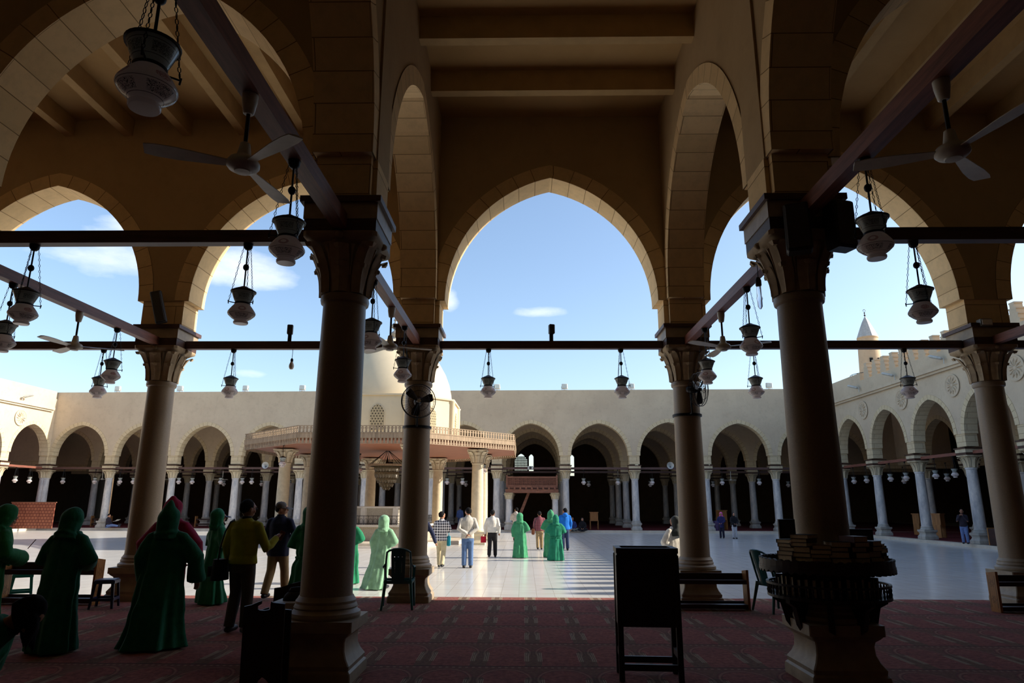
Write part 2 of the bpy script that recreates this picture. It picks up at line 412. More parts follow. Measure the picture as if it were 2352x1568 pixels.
def arcade(name, org, ang, cols, th, ztop, zp, zs, e, ph, led, ring=.28, mats=None, label=None, half0=None, half1=None, ringoff=.014, nseg=22):
    """wall pierced by pointed arches; cols = positions of the columns along the wall;
    zp bottom of the piers, zs springing height, ph pier half width, led how far the arch ring oversails the pier"""
    M = MB(); ca, sa = math.cos(ang), math.sin(ang); ox, oy = org
    def P(s, t, z): return (ox + s*ca - t*sa, oy + s*sa + t*ca, z)
    hw = th/2
    first = cols[0] - (half0 if half0 is not None else ph); last = cols[-1] + (half1 if half1 is not None else ph)
    def face(s0, z0a, s1, z0b, zt, mat=0):
        for t in (-hw, hw):
            q = [P(s0,t,z0a), P(s1,t,z0b), P(s1,t,zt), P(s0,t,zt)]
            uv = [(s0,z0a),(s1,z0b),(s1,zt),(s0,zt)]
            if t > 0: q.reverse(); uv.reverse()
            M.quad(*q, mat, uv)
    w = ph + led
    for i, c in enumerate(cols):
        l = first if i == 0 else c - ph; r = last if i == len(cols)-1 else c + ph
        l2 = first if i == 0 else c - w; r2 = last if i == len(cols)-1 else c + w
        b = len(M.v)
        # pier block below the springing
        pts = [P(l,-hw+.02,zp),P(r,-hw+.02,zp),P(r,hw-.02,zp),P(l,hw-.02,zp),P(l,-hw+.02,zs),P(r,-hw+.02,zs),P(r,hw-.02,zs),P(l,hw-.02,zs)]
        W = r-l
        uvs = [[(0,0),(W,0),(W,th),(0,th)]]*2 + [[(0,zp),(W,zp),(W,zs),(0,zs)], [(0,zp),(th,zp),(th,zs),(0,zs)], [(0,zp),(W,zp),(W,zs),(0,zs)], [(0,zp),(th,zp),(th,zs),(0,zs)]]
        M.add(pts, BOXF, 1, uvs)
        face(l2, zs, r2, zs, ztop)
        M.quad(P(l2,-hw,zs),P(l2,hw,zs),P(r2,hw,zs),P(r2,-hw,zs), 1, [(0,0),(0,th),(W,th),(W,0)])
    for i in range(len(cols)-1):
        c = (cols[i]+cols[i+1])/2; a = (cols[i+1]-cols[i])/2 - w
        pts = arch_pts(a, e*a/2.0, nseg); L = 0
        for j in range(len(pts)-1):
            (x0,z0),(x1,z1) = pts[j], pts[j+1]
            face(c+x0, zs+z0, c+x1, zs+z1, ztop)
            d = math.hypot(x1-x0, z1-z0)
            M.quad(P(c+x0,-hw,zs+z0),P(c+x0,hw,zs+z0),P(c+x1,hw,zs+z1),P(c+x1,-hw,zs+z1), 1, [(0,L),(th,L),(th,L+d),(0,L+d)])
            # face ring of voussoirs, slightly proud of the plaster
            n0 = norm2(pts, j); n1 = norm2(pts, j+1)
            for t, sg in ((-hw, -1), (hw, 1)):
                tt = t + sg*ringoff
                A = P(c+x0,tt,zs+z0); B = P(c+x1,tt,zs+z1)
                C2 = P(c+x1+n1[0]*ring,tt,zs+z1+n1[1]*ring); D = P(c+x0+n0[0]*ring,tt,zs+z0+n0[1]*ring)
                C3 = P(c+x1+n1[0]*ring,t,zs+z1+n1[1]*ring); D3 = P(c+x0+n0[0]*ring,t,zs+z0+n0[1]*ring)
                M.quad(A,B,C2,D, 1, [(.02,L),(.02,L+d),(ring,L+d),(ring,L)])
                M.quad(D,C2,C3,D3, 2, None)
                M.quad(A,B,P(c+x1,t,zs+z1),P(c+x0,t,zs+z0), 1, [(.02,L),(.02,L+d),(.03,L+d),(.03,L)])
            L += d
    M.quad(P(first,-hw,ztop),P(last,-hw,ztop),P(last,hw,ztop),P(first,hw,ztop), 0)
    for s in (first, last):
        M.quad(P(s,-hw,zs),P(s,hw,zs),P(s,hw,ztop),P(s,-hw,ztop), 0)
    o = bpy.data.objects.new(name, None)
    me = bpy.data.meshes.new(name); bpy.data.objects.remove(o)
    me.from_pydata(M.v, [], M.f)
    for m in mats or (m_plaster_in, m_stone, m_joint): me.materials.append(m)
    me.polygons.foreach_set('material_index', M.m)
    uvl = me.uv_layers.new(name='UVMap'); d = []
    for f, u in zip(M.f, M.u):
        for q in (u or [(0,0)]*len(f)): d.extend(q)
    uvl.data.foreach_set('uv', d); me.update()
    o = bpy.data.objects.new(name, me); COL.objects.link(o)
    return structure(o, label)
def norm2(pts, j):
    a = pts[max(j-1,0)]; b = pts[min(j+1,len(pts)-1)]
    dx, dz = b[0]-a[0], b[1]-a[1]; l = math.hypot(dx, dz)
    if j == 0 or j == len(pts)-1: return (-1 if pts[j][0] < 0 else 1, 0)
    return (-dz/l, dx/l)
m_joint = plain('dark joint mortar', hx(120,96,66), .95, 0, .1, 8)

Y0, Y1, Y2 = 7.33, 12.83, 1.83
XL = [-26.8, -21.9, -16.95, -11.95, -7.02, -2.03, 3.08, 8.80, 14.1, 19.4, 24.6, 29.8, 35.0]
TOP = 9.45
mats_in = (m_plaster_in, m_stone, m_joint)
arcade('wall_court', (0, Y1), 0, [-36.5, -31.7]+XL, .62, TOP, 5.0, 5.5, .56, .40, .10, mats=mats_in, label='arcaded wall of the near portico facing the courtyard')
# cross arches of the side aisles (none across the middle nave)
arcade('wall_left', (0, Y0), 0, XL[1:6], .62, TOP, 5.0, 5.5, .56, .40, .10, mats=mats_in, label='cross arches of the left aisles of the near portico', half1=.36)
arcade('wall_right', (0, Y0), 0, XL[6:11], .62, TOP, 5.0, 5.5, .56, .40, .10, mats=mats_in, label='cross arches of the right aisles of the near portico', half0=.36)
for x, nm in ((XL[5], 'wall_nave_left'), (XL[6], 'wall_nave_right')):
    arcade(nm, (x, 0), PI/2, [-9.2, -3.67, Y2, Y0, Y1], .66, TOP, 5.0, 5.5, .56, .40, .10, mats=mats_in, label='arcade running from the camera side to the courtyard')

for yb in (Y2, -3.67, -9.2):
    arcade('wall_left', (0, yb), 0, XL[1:6], .62, TOP, 5.0, 5.5, .56, .40, .10, mats=mats_in, half1=.36, nseg=12)
    arcade('wall_right', (0, yb), 0, XL[6:11], .62, TOP, 5.0, 5.5, .56, .40, .10, mats=mats_in, half0=.36, nseg=12)
# ceilings and beams
M = MB(); M.box(-46, 50, -34, Y1+.31, TOP, TOP+.3); structure(M.build('ceiling', m_ceil, smooth=False), 'plastered ochre ceiling of the near portico')
beams = []
for k, y in enumerate((3.72, 5.18, 6.63, 8.12, 9.62, 11.06)):
    b = MB(); b.box(XL[5]+.33, XL[6]-.33, y-.09, y+.09, TOP-.42, TOP)
    o = b.build('ceiling_beam', m_beam, smooth=False)
    tag(o, 'ochre ceiling beam over the middle nave, %s from the courtyard arch' % ORD[5-k], 'beam', 'ceiling beams over the middle nave'); beams.append(o)
def aisle_beams(xs, y0, y1, where):
    for k, x in enumerate(xs):
        b = MB(); b.box(x-.09, x+.09, y0, y1, TOP-.38, TOP)
        o = b.build('ceiling_beam', m_beamY, smooth=False)
        tag(o, '%s lengthwise ochre ceiling beam from the left in the %s' % (ORD[k], where), 'beam', 'ceiling beams over the %s' % where)
aisle_beams([-12.0, -10.7, -9.43, -8.2, -6.97, -5.79, -4.51, -3.25], Y0+.31, Y1-.31, 'left aisles beyond the cross arches')
aisle_beams([4.45, 5.72, 6.95, 8.25, 9.5, 10.8], Y0+.31, Y1-.31, 'right aisles beyond the cross arches')
aisle_beams([-8.2, -6.97, -5.79, -4.51, -3.25], Y2, Y0-.31, 'left aisle nearest the camera')
aisle_beams([4.45, 5.72, 6.95, 8.25, 9.5], Y2, Y0-.31, 'right aisle nearest the camera')

# floors
M = MB(); M.box(-46, 50, -34, 13.34, -.6, -.02); structure(M.build('floor', m_curb, smooth=False), 'stone floor under the carpet')
M = MB(); M.box(-45.8, 49.8, -33.8, 13.3, -.02, 0); tag(M.build('prayer_carpet', m_carpet, smooth=False), 'red prayer carpet with rows of niche patterns covering the near portico', 'carpet')
ZG = -.22
M = MB(); M.box(-35.6, 21.6, 13.34, 50.5, ZG-.2, ZG); structure(M.build('floor_courtyard', m_marble_floor, smooth=False), 'white marble paving of the open courtyard')
m_dim = plain('shade-darkened brown plaster', hx(92,76,58), .9, 0, .15, 2, 0, .2)  # plaster colour darkened to hold the deep shade of the unlit outer walls
# outer walls closing the portico behind the camera
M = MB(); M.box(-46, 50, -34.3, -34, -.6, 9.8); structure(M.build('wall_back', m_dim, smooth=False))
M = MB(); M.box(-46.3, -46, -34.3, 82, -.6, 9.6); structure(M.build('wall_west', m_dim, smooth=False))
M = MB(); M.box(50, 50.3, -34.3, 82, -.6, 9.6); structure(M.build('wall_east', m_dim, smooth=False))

# ------------------------------------------------------------------ far, left and right porticoes
FA = -.03                               # the far facade is turned a little
def FP(s, t=0, z=0):                    # point on the far facade: s along, t behind
    return (s*math.cos(FA) - t*math.sin(FA), 49.0 + s*math.sin(FA) + t*math.cos(FA), z)
FC = [-35.1, -30.32, -25.6, -20.9, -16.2, -11.45, -6.7, -1.95, 2.92, 7.78, 12.75, 17.55]
ZF = -.06
far_mats = (m_plaster_far, m_stone_far, m_joint_far) if False else None
m_joint_far = plain('grey joint mortar', hx(168,148,116), .95, 0, .1, 8)
far_mats = (m_plaster_far, m_stone_far, m_joint_far)
arcade('wall_far', FP(0)[:2], FA, [-40.0]+FC+[22.0], .6, 9.72, 4.42, 5.02, .3, .36, .06, .26, far_mats, 'plastered facade of the far portico with pointed arches', nseg=14)
for k in (1, 2, 3):
    arcade('wall_inner', FP(0, 5.6*k)[:2], FA, [-40.0]+FC+[22.0, 26.8], .55, 9.2, 4.42, 5.02, .3, .36, .06, .26, far_mats, 'inner arcade of the far portico', nseg=12, half0=5, half1=6)
# back wall of the far portico with tall windows open to the sky
def wall_with_windows(name, fp, s0, s1, z0, z1, wins, th, mat):
    M = MB(); wins = sorted(wins); xs = s0
    def bx(a, b, za, zb):
        pts = [fp(a,0,za),fp(b,0,za),fp(b,th,za),fp(a,th,za),fp(a,0,zb),fp(b,0,zb),fp(b,th,zb),fp(a,th,zb)]
        M.add(pts, BOXF)
    for (c, w, za, zb) in wins:
        bx(xs, c-w/2, z0, z1); bx(c-w/2, c+w/2, z0, za)
        n = 6   # pointed head
        for i in range(2*n):
            t0, t1 = -1+i/n, -1+(i+1)/n
            h = lambda t: zb - .5*w*(abs(t)**1.6)
            a, b = c+t0*w/2, c+t1*w/2
            pts = [fp(a,0,h(t0)),fp(b,0,h(t1)),fp(b,th,h(t1)),fp(a,th,h(t0)),fp(a,0,z1),fp(b,0,z1),fp(b,th,z1),fp(a,th,z1)]
            M.add(pts, BOXF)
        xs = c+w/2
    bx(xs, s1, z0, z1)
    return structure(M.build(name, mat, smooth=False))
WB = 25.0
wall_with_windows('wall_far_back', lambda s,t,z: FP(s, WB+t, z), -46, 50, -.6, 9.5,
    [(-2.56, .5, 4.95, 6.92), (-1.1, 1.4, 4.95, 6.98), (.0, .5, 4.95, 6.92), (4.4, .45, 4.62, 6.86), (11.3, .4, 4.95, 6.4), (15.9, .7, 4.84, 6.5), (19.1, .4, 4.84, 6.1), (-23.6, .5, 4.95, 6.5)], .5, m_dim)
for i in range(len(FC)-1):
    c = (FC[i]+FC[i+1])/2; M = MB()
    M.add([FP(a, t, z) for z in (8.95, 9.2) for a, t in ((c-.1,.3),(c+.1,.3),(c+.1,5.3),(c-.1,5.3))], BOXF)
    tag(M.build('ceiling_beam', m_wood, smooth=False), 'brown beam under the far portico ceiling behind the %s arch from the left' % ORD[i], 'beam', 'ceiling beams of the far portico')
# wooden lattice in the middle window
L = MB()
for i in range(10):
    s = -1.8 + i*.1556
    L.tube([FP(s, WB+.2, 4.95), FP(s, WB+.2, 6.7)], .042, 5)
for j in range(10):
    z = 5.0 + j*.18
    L.tube([FP(-1.82, WB+.2, z), FP(-.38, WB+.2, z)], .042, 5)
tag(L.build('window_lattice', m_wood), 'turned wood lattice filling a window behind the tribune', 'window lattice')
M = MB(); pts = [FP(-46,-.3,9.2),FP(50,-.3,9.2),FP(50,WB,9.2),FP(-46,WB,9.2),FP(-46,-.3,9.5),FP(50,-.3,9.5),FP(50,WB,9.5),FP(-46,WB,9.5)]
pts = [FP(-46,.3,9.2),FP(50,.3,9.2),FP(50,WB,9.2),FP(-46,WB,9.2),FP(-46,.3,9.5),FP(50,.3,9.5),FP(50,WB,9.5),FP(-46,WB,9.5)]
M.add(pts, BOXF); structure(M.build('ceiling_far', m_ceil, smooth=False))
M = MB(); pts = [FP(-46,-.55,-.6),FP(50,-.55,-.6),FP(50,WB,-.6),FP(-46,WB,-.6),FP(-46,-.55,ZF-.01),FP(50,-.55,ZF-.01),FP(50,WB,ZF-.01),FP(-46,WB,ZF-.01)]
M.add(pts, BOXF); structure(M.build('floor_far', m_curb, smooth=False), 'marble curb and floor of the far portico')
M = MB(); pts = [FP(a,b,z) for z in (ZF-.01, ZF) for a, b in ((-45.4,-.1),(36.9,-.1),(36.9,WB-.1),(-44.9,WB-.1))]
M.add(pts, BOXF); tag(M.build('prayer_carpet', m_carpet_far, smooth=False), 'dark red carpet on the floor of the far portico', 'carpet')

XR, XW = 21.35, -35.25
RC = [46.6, 42.1, 37.6, 33.25, 29.0, 24.7, 20.4, 16.1]
RC = list(reversed(RC))
arcade('wall_east_court', (XR, 0), PI/2, RC, .62, 9.2, 4.42, 5.02, .32, .36, .06, .26, far_mats, 'right courtyard facade with pointed arches and round medallions', nseg=14, half0=2.9, half1=1.6)
for k in (1, 2, 3):
    arcade('wall_inner', (XR+5.6*k, 0), PI/2, RC, .55, 9.2, 4.42, 5.02, .32, .36, .06, .26, far_mats, 'inner arcade of the right portico', nseg=12, half0=1.2, half1=3)
LC = [14.0, 18.5, 23.0, 27.5, 32.0, 36.5, 41.0, 45.5, 50.0]
arcade('wall_west_court', (XW, 0), PI/2, LC, .62, 9.2, 4.42, 5.02, .32, .36, .06, .26, far_mats, 'sunlit left courtyard facade with pointed arches', nseg=14, half0=.5, half1=.3)
arcade('wall_inner', (XW-5.6, 0), PI/2, LC, .55, 9.2, 4.42, 5.02, .32, .36, .06, .26, far_mats, 'inner arcade of the left portico', nseg=12)
M = MB(); M.box(XR+.31, 50, 13.15, 48, 9.2, 9.4); structure(M.build('ceiling_east', m_ceil, smooth=False))
M = MB(); M.box(-46, XW-.31, 13.15, 48, 9.2, 9.4); structure(M.build('ceiling_west', m_ceil, smooth=False))
M = MB(); M.box(XR-.55, 50, 13.36, 47.6, -.6, ZF-.01); structure(M.build('floor_east', m_curb, smooth=False))
M = MB(); M.box(-46, XW+.55, 13.36, 49.3, -.6, ZF-.01); structure(M.build('floor_west', m_curb, smooth=False))
M = MB(); M.box(XR-.1, 49.9, 13.4, 47.5, ZF-.01, ZF); tag(M.build('prayer_carpet', m_carpet_far, smooth=False), 'dark red carpet under the right portico', 'carpet')
M = MB(); M.box(-45.9, XW+.1, 13.4, 49.2, ZF-.01, ZF); tag(M.build('prayer_carpet', m_carpet_far, smooth=False), 'dark red carpet under the left portico', 'carpet')
# cornices and parapets of the side facades
for nm, x, sg, y1 in (('trim_east', XR, -1, 47.9), ('trim_west', XW, 1, 49.6)):
    M = MB()
    a, b = (x+sg*.31, x+sg*.55); M.box(min(a,b), max(a,b), 13.2, y1-.3, 8.32, 8.5)
    a, b = (x+sg*.31, x+sg*.45); M.box(min(a,b), max(a,b), 13.2, y1-.3, 8.2, 8.32)
    structure(M.build(nm, m_plaster_far, smooth=False), 'projecting cornice ledge of the side facade')
    M = MB(); a, b = x-.3, x+.3
    M.box(a, b, 13.2, 42.2, 9.2, 9.26); M.box(a, b, 42.2, y1, 9.2, 9.74)
    structure(M.build(nm.replace('trim','wall')+'_parapet', m_plaster_far, smooth=False), 'plain parapet at the roof edge')
def merlon(x, y, lab):
    M = MB(); h = .25
    for k, w in enumerate((.66, .54, .42, .28)):
        b = .05
        M.box(-.19, .19, -w/2, w/2, k*h, k*h+h-.07); M.box(-.19, .19, -w/2-.035, w/2+.035, k*h+h-.07, (k+1)*h)
    o = M.build('merlon', m_plaster_far, smooth=False); o.location = (x, y, 9.26)
    return tag(o, lab, 'merlon', 'stepped merlons')
m0 = None
def put_merlon(x, y, lab, grp):
    global m0
    if m0 is None: m0 = merlon(x, y, lab); o = m0
    else:
        o = m0.copy(); COL.objects.link(o); o.location = (x, y, 9.26)
    o['label'] = lab; o['group'] = grp
for k in range(27):
    put_merlon(XR, 41.6 - k*1.0, '%s stepped merlon from the minaret on the right roof parapet' % (ORD[k] if k < 14 else '') if k < 10 else 'stepped merlon on the right roof parapet nearer than the tenth from the minaret', 'stepped merlons on the right roof')
for k in range(10):
    put_merlon(XW, 41.6 - k*1.0, 'stepped merlon on the sunlit left roof parapet, %s from the far corner' % ORD[k], 'stepped merlons on the left roof')
# ------------------------------------------------------------------ columns
def sqring(h, z, c=.04):
    k = h-c
    return [(-k,-h,z),(k,-h,z),(h,-k,z),(h,k,z),(k,h,z),(-k,h,z),(-h,k,z),(-h,-k,z)]
def capital_mb(z0, z1, r0, half, n=28, leaves=8, det=True):
    """bell with a ring of leaves, taller leaves bending out under the corners of the abacus"""
    M = MB(); H = z1-z0; ab = half; k0 = r0/.236
    bell = [(0,1.02),(.12,1.04),(.35,1.12),(.55,1.26),(.72,1.44),(.86,1.64)]
    M.lathe([(r0*r, z0+z*H) for z, r in bell], n)
    M.loft([sqring(ab*.9, z0+.84*H, ab*.3), sqring(ab*.96, z0+.89*H, ab*.22), sqring(ab, z0+.92*H, ab*.12), sqring(ab, z1, ab*.1)])
    def br(f):
        for (za, ra), (zb, rb_) in zip(bell, bell[1:]):
            if f <= zb: return r0*(ra + (rb_-ra)*(f-za)/(zb-za))
        return r0*bell[-1][1]
    def leaf(a, top, w, out, ns=10):
        rings = []; ca, sa = math.cos(a), math.sin(a)
        for i in range(ns+1):
            t = i/ns
            if t < .72: f = top*t/.72; r = br(f) + .012 + out*.35*(t/.72)**3; zz = f
            else:
                q_ = (t-.72)/.28*2.6; f = top; r = br(top) + .012 + out*.35 + out*.65*math.sin(min(q_, PI*.5)) - (out*.18*(q_-PI*.5) if q_ > PI*.5 else 0); zz = top + .05*math.sin(q_) - .045*max(0, q_-1.3)
            z = z0 + zz*H
            ww = w*(.8 + .35*math.sin(t*PI*.8))*(1 if t < .8 else max(.25, 1-(t-.8)*3.4))
            th = .034*(1-.3*t)
            ring = []
            for s_, d in ((-1,-.004),(-.6,th*.6),(-.2,th*.9),(0,th*1.5),(.2,th*.9),(.6,th*.6),(1,-.004),(0,-th*.8)):
                rr = r + d*k0
                ring.append((rr*ca - s_*ww*sa, rr*sa + s_*ww*ca, z))
            rings.append(ring)
        M.loft(rings)
    w = .082*k0
    if det:
        for i in range(8): leaf(2*PI*i/8, .46, w*1.02, .05*k0)
    for i in range(4):
        leaf(PI/2*i, .74, w*1.15, .05*k0)
        leaf(PI/2*i + PI/4, .78, w*1.1, max(.06, ab*1.28-br(.78)-.03))
    if det:
        for sx, sy in ((1,0),(-1,0),(0,1),(0,-1)): M.ell((sx*ab*.98, sy*ab*.98, z0+.93*H), (.05,.05,.04), 8, 5)
        for i in range(8):
            a = 2*PI*(i+.5)/8; M.tube([(br(f)*math.cos(a)*1.02, br(f)*math.sin(a)*1.02, z0+f*H) for f in (.3,.5,.66,.8)], [.014,.016,.018,.022], 6)
    return M
def column_proto(name, kind):
    """near: granite shaft on a tall moulded plinth; far: marble shaft, lighter detail"""
    near = kind == 'near'
    root = E(name, (0,0,0))
    n = 40 if near else 18
    ms = m_granite if near else m_marble_col
    mb_ = m_base if near else m_marble_base
    mc = m_capital if near else m_marble_cap
    b = MB()
    pr = [(.37,0),(.37,.07),(.365,.1),(.345,.12),(.35,.16),(.31,.22),(.285,.28),(.28,.36),(.29,.4),(.325,.43),(.345,.455),(.36,.46),(.36,.56)]
    if not near: pr = [(.36,0),(.36,.16),(.33,.2),(.29,.28),(.29,.34),(.33,.42),(.35,.44),(.35,.54)]
    b.loft([sqring(h, z, .012) for h, z in pr])
    b.lathe([(.345,.56),(.355,.585),(.35,.615),(.325,.63),(.31,.65),(.318,.665),(.312,.68),(.30,.70),(.302,.725),(.285,.745),(.272,.77)] if near else [(.34,.54),(.345,.58),(.31,.62),(.30,.66),(.31,.69),(.28,.72),(.26,.76)], n)
    b.build('base', mb_, root, angle=30)
    s = MB(); s.lathe([(.268,.74),(.262,.8),(.26,1.4),(.255,2.2),(.246,3.0),(.236,3.86)], n)
    s.lathe([(.236,3.84),(.262,3.86),(.27,3.9),(.262,3.94),(.24,3.955)], n); s.build('shaft', ms, root)
    capital_mb(3.95, 4.6, .236, .41, n, det=near).build('capital', mc, root, angle=45)
    i = MB(); i.box(-.40,.40,-.40,.40,4.6,4.74); i.build('timber_pad', m_wood, root, smooth=False)
    i = MB(); i.box(-.41,.41,-.41,.41,4.74,4.93); i.build('impost_block', m_base if near else m_marble_cap, root, smooth=False)
    i = MB(); i.box(-.45,.45,-.45,.45,4.93,5.0); i.build('impost_moulding', m_tieX_shade if near else m_wood, root, smooth=False)
    return root
m_marble_col = None
def marble(name, c, v, rough=.35):
    k = N(name); co = k.obj()
    n1 = k.noise(k.scale(co, 3, 3, .8), 1.2, 6, .65)
    n2 = k.noise(co, 7, 4)
    a = k.mix(k.ramp(n1, .42, .62), c, v); a = k.mix(k.math('MULTIPLY', k.ramp(n2, .5, .8), .3), a, tuple(x*.75 for x in v))
    k.col(a); return k.fin(rough, 0, .4)
m_marble_col = marble('grey white marble', hx(206,202,196), hx(164,164,166))
m_marble_base = marble('worn marble base', hx(188,182,170), hx(160,156,148), .6)
m_marble_cap = marble('cream marble capital', hx(200,186,156), hx(176,160,130), .7)
m_fount = plain('tan sandstone', hx(204,190,160), .75, 0, .1, 5, .08, .3)

colN = column_proto('column', 'near')
def put_col(p, x, y, z, lab, grp, sc=(1,1,1), rz=0):
    c = clone(p, (x, y, z), rz, lab, grp, sc); c['category'] = 'column'; return c
near_cols = [
    (XL[5], Y0, 'dark granite column standing left of the middle nave, nearest on the left'),
    (XL[6], Y0, 'dark granite column carrying the round book shelves'),
    (XL[4], Y0, 'near row granite column left of the nearest left one'),
    (XL[7], Y0, 'near row granite column right of the book shelf column'),
    (XL[4], Y1, 'granite column at the courtyard edge behind the crimson robed person'),
    (XL[5], Y1, 'granite column at the courtyard edge with a wall fan and the green chair before it'),
    (XL[6], Y1, 'granite column at the courtyard edge behind the dark cabinet and low shoe rack'),
    (XL[7], Y1, 'granite column at the courtyard edge beside the carved end of the right shoe rack'),
    (XL[3], Y1, 'granite column at the courtyard edge, farthest left'),
    (XL[8], Y1, 'granite column at the courtyard edge, farthest right'),
]
for x, y, lab in near_cols: put_col(colN, x, y, 0, lab, 'granite columns of the near portico')
purge(colN)
colF = column_proto('marble_column', 'far')
FS = (.98, .98, .885)
for i, s in enumerate(FC):
    x, y, z = FP(s); put_col(colF, x, y, ZF, 'white marble column, %s from the left in the front row of the far portico' % ORD[i], 'front columns of the far portico', FS, FA)
x, y, z = FP(22.0); put_col(colF, x, y, ZF, 'white marble column in the right corner of the far portico', 'front columns of the far portico', FS, FA)
for k in (1, 2, 3):
    for i, s in enumerate(FC):
        x, y, z = FP(s, 5.6*k)
        put_col(colF, x, y, ZF, 'grey column standing in the shade of the far portico, %s row' % ORD[k], 'inner columns of the far portico, %s row' % ORD[k], FS, FA)
for i, y in enumerate(reversed(RC)):
    put_col(colF, XR, y, ZF, 'marble column of the shaded right portico, %s from the far corner' % ORD[i], 'front columns of the right portico', FS)
    for k in (1, 2): put_col(colF, XR+5.6*k, y, ZF, 'grey column inside the shaded right portico, %s row' % ORD[k], 'inner columns of the right portico, %s row' % ORD[k], FS)
for i, y in enumerate(reversed(LC[4:])):
    put_col(colF, XW, y, ZF, 'sunlit marble column of the left portico, %s from the far corner' % ORD[i], 'front columns of the left portico', FS)
    put_col(colF, XW-5.6, y, ZF, 'column inside the left portico', 'inner columns of the left portico', FS)
purge(colF)

# ------------------------------------------------------------------ tie beams
TB = 4.605
def tie(x0, x1, y0, y1, z, lab, grp, h=.15, w=.065):
    M = MB()
    if y0 == y1: M.box(x0, x1, y0-w, y0+w, z, z+h); o = M.build('tie_beam', m_tieX_shade, smooth=False)
    else: M.box(x0-w, x0+w, y0, y1, z, z+h); o = M.build('tie_beam', m_tieY_lit, smooth=False)
    return tag(o, lab, 'beam', grp)
G = 'timber tie beams of the near portico'
q = .4
def tx(i, j, y, lab): tie(XL[i]+q, XL[j]-q, y, y, TB, lab, G)
tx(3, 4, Y0, 'timber tie beam at the near left row, farthest left'); tx(4, 5, Y0, 'long dark tie beam crossing the upper left with two glass lanterns')
tx(6, 7, Y0, 'long dark tie beam crossing the upper right'); tx(7, 8, Y0, 'dark tie beam of the near row at the right end')
for i, lab in ((3, 'tie beam at the courtyard edge left of the leftmost courtyard column'), (4, 'tie beam at the courtyard edge with a hanging bulb and small speaker'), (5, 'tie beam spanning the middle courtyard arch'), (6, 'tie beam at the courtyard edge behind the book shelf column'), (7, 'tie beam at the courtyard edge, far right')):
    tx(i, i+1, Y1, lab)
for i, lab in ((4, 'reddish lengthwise tie beam at the left ending at the leftmost courtyard column'), (5, 'lengthwise tie beam left of the nave running to the courtyard'), (6, 'reddish lengthwise tie beam right of the nave running to the courtyard'), (7, 'reddish lengthwise tie beam at the right edge')):
    tie(XL[i], XL[i], Y0+q, Y1-q, TB, lab, G)
tie(XL[5], XL[5], Y2-1.5, Y0-q, TB+.02, 'overhead tie beam on the left carrying the nearest fan', G, .17, .075)
tie(XL[6], XL[6], Y2-1.5, Y0-q, TB+.12, 'overhead tie beam on the right carrying the nearest right fan', G, .17, .075)
ZT = 4.07
cs = FC + [22.0]
for i in range(len(cs)-1):
    for k in (0, 1):
        M = MB(); a, b = cs[i]+.38, cs[i+1]-.38
        M.add([FP(s, 5.6*k+t, z) for z in (ZT, ZT+.15) for s, t in ((a,-.06),(b,-.06),(b,.06),(a,.06))], BOXF)
        o = M.build('tie_beam', m_tieX_shade, smooth=False)
        tag(o, ('reddish tie beam of the far facade, %s from the left' % ORD[i]) if k == 0 else 'dim tie beam of the inner row of the far portico', 'beam', 'tie beams of the far facade' if k == 0 else 'inner tie beams of the far portico')
rr = list(reversed(RC))
for i in range(len(rr)-1):
    tie(XR, XR, rr[i+1]+.38, rr[i]-.38, ZT, 'grey tie beam of the right portico, %s from the far corner' % ORD[i], 'tie beams of the right portico')
ll = list(reversed(LC))
for i in range(3):
    tie(XW, XW, ll[i+1]+.38, ll[i]-.38, ZT, 'tie beam of the sunlit left portico, %s from the far corner' % ORD[i], 'tie beams of the left portico')

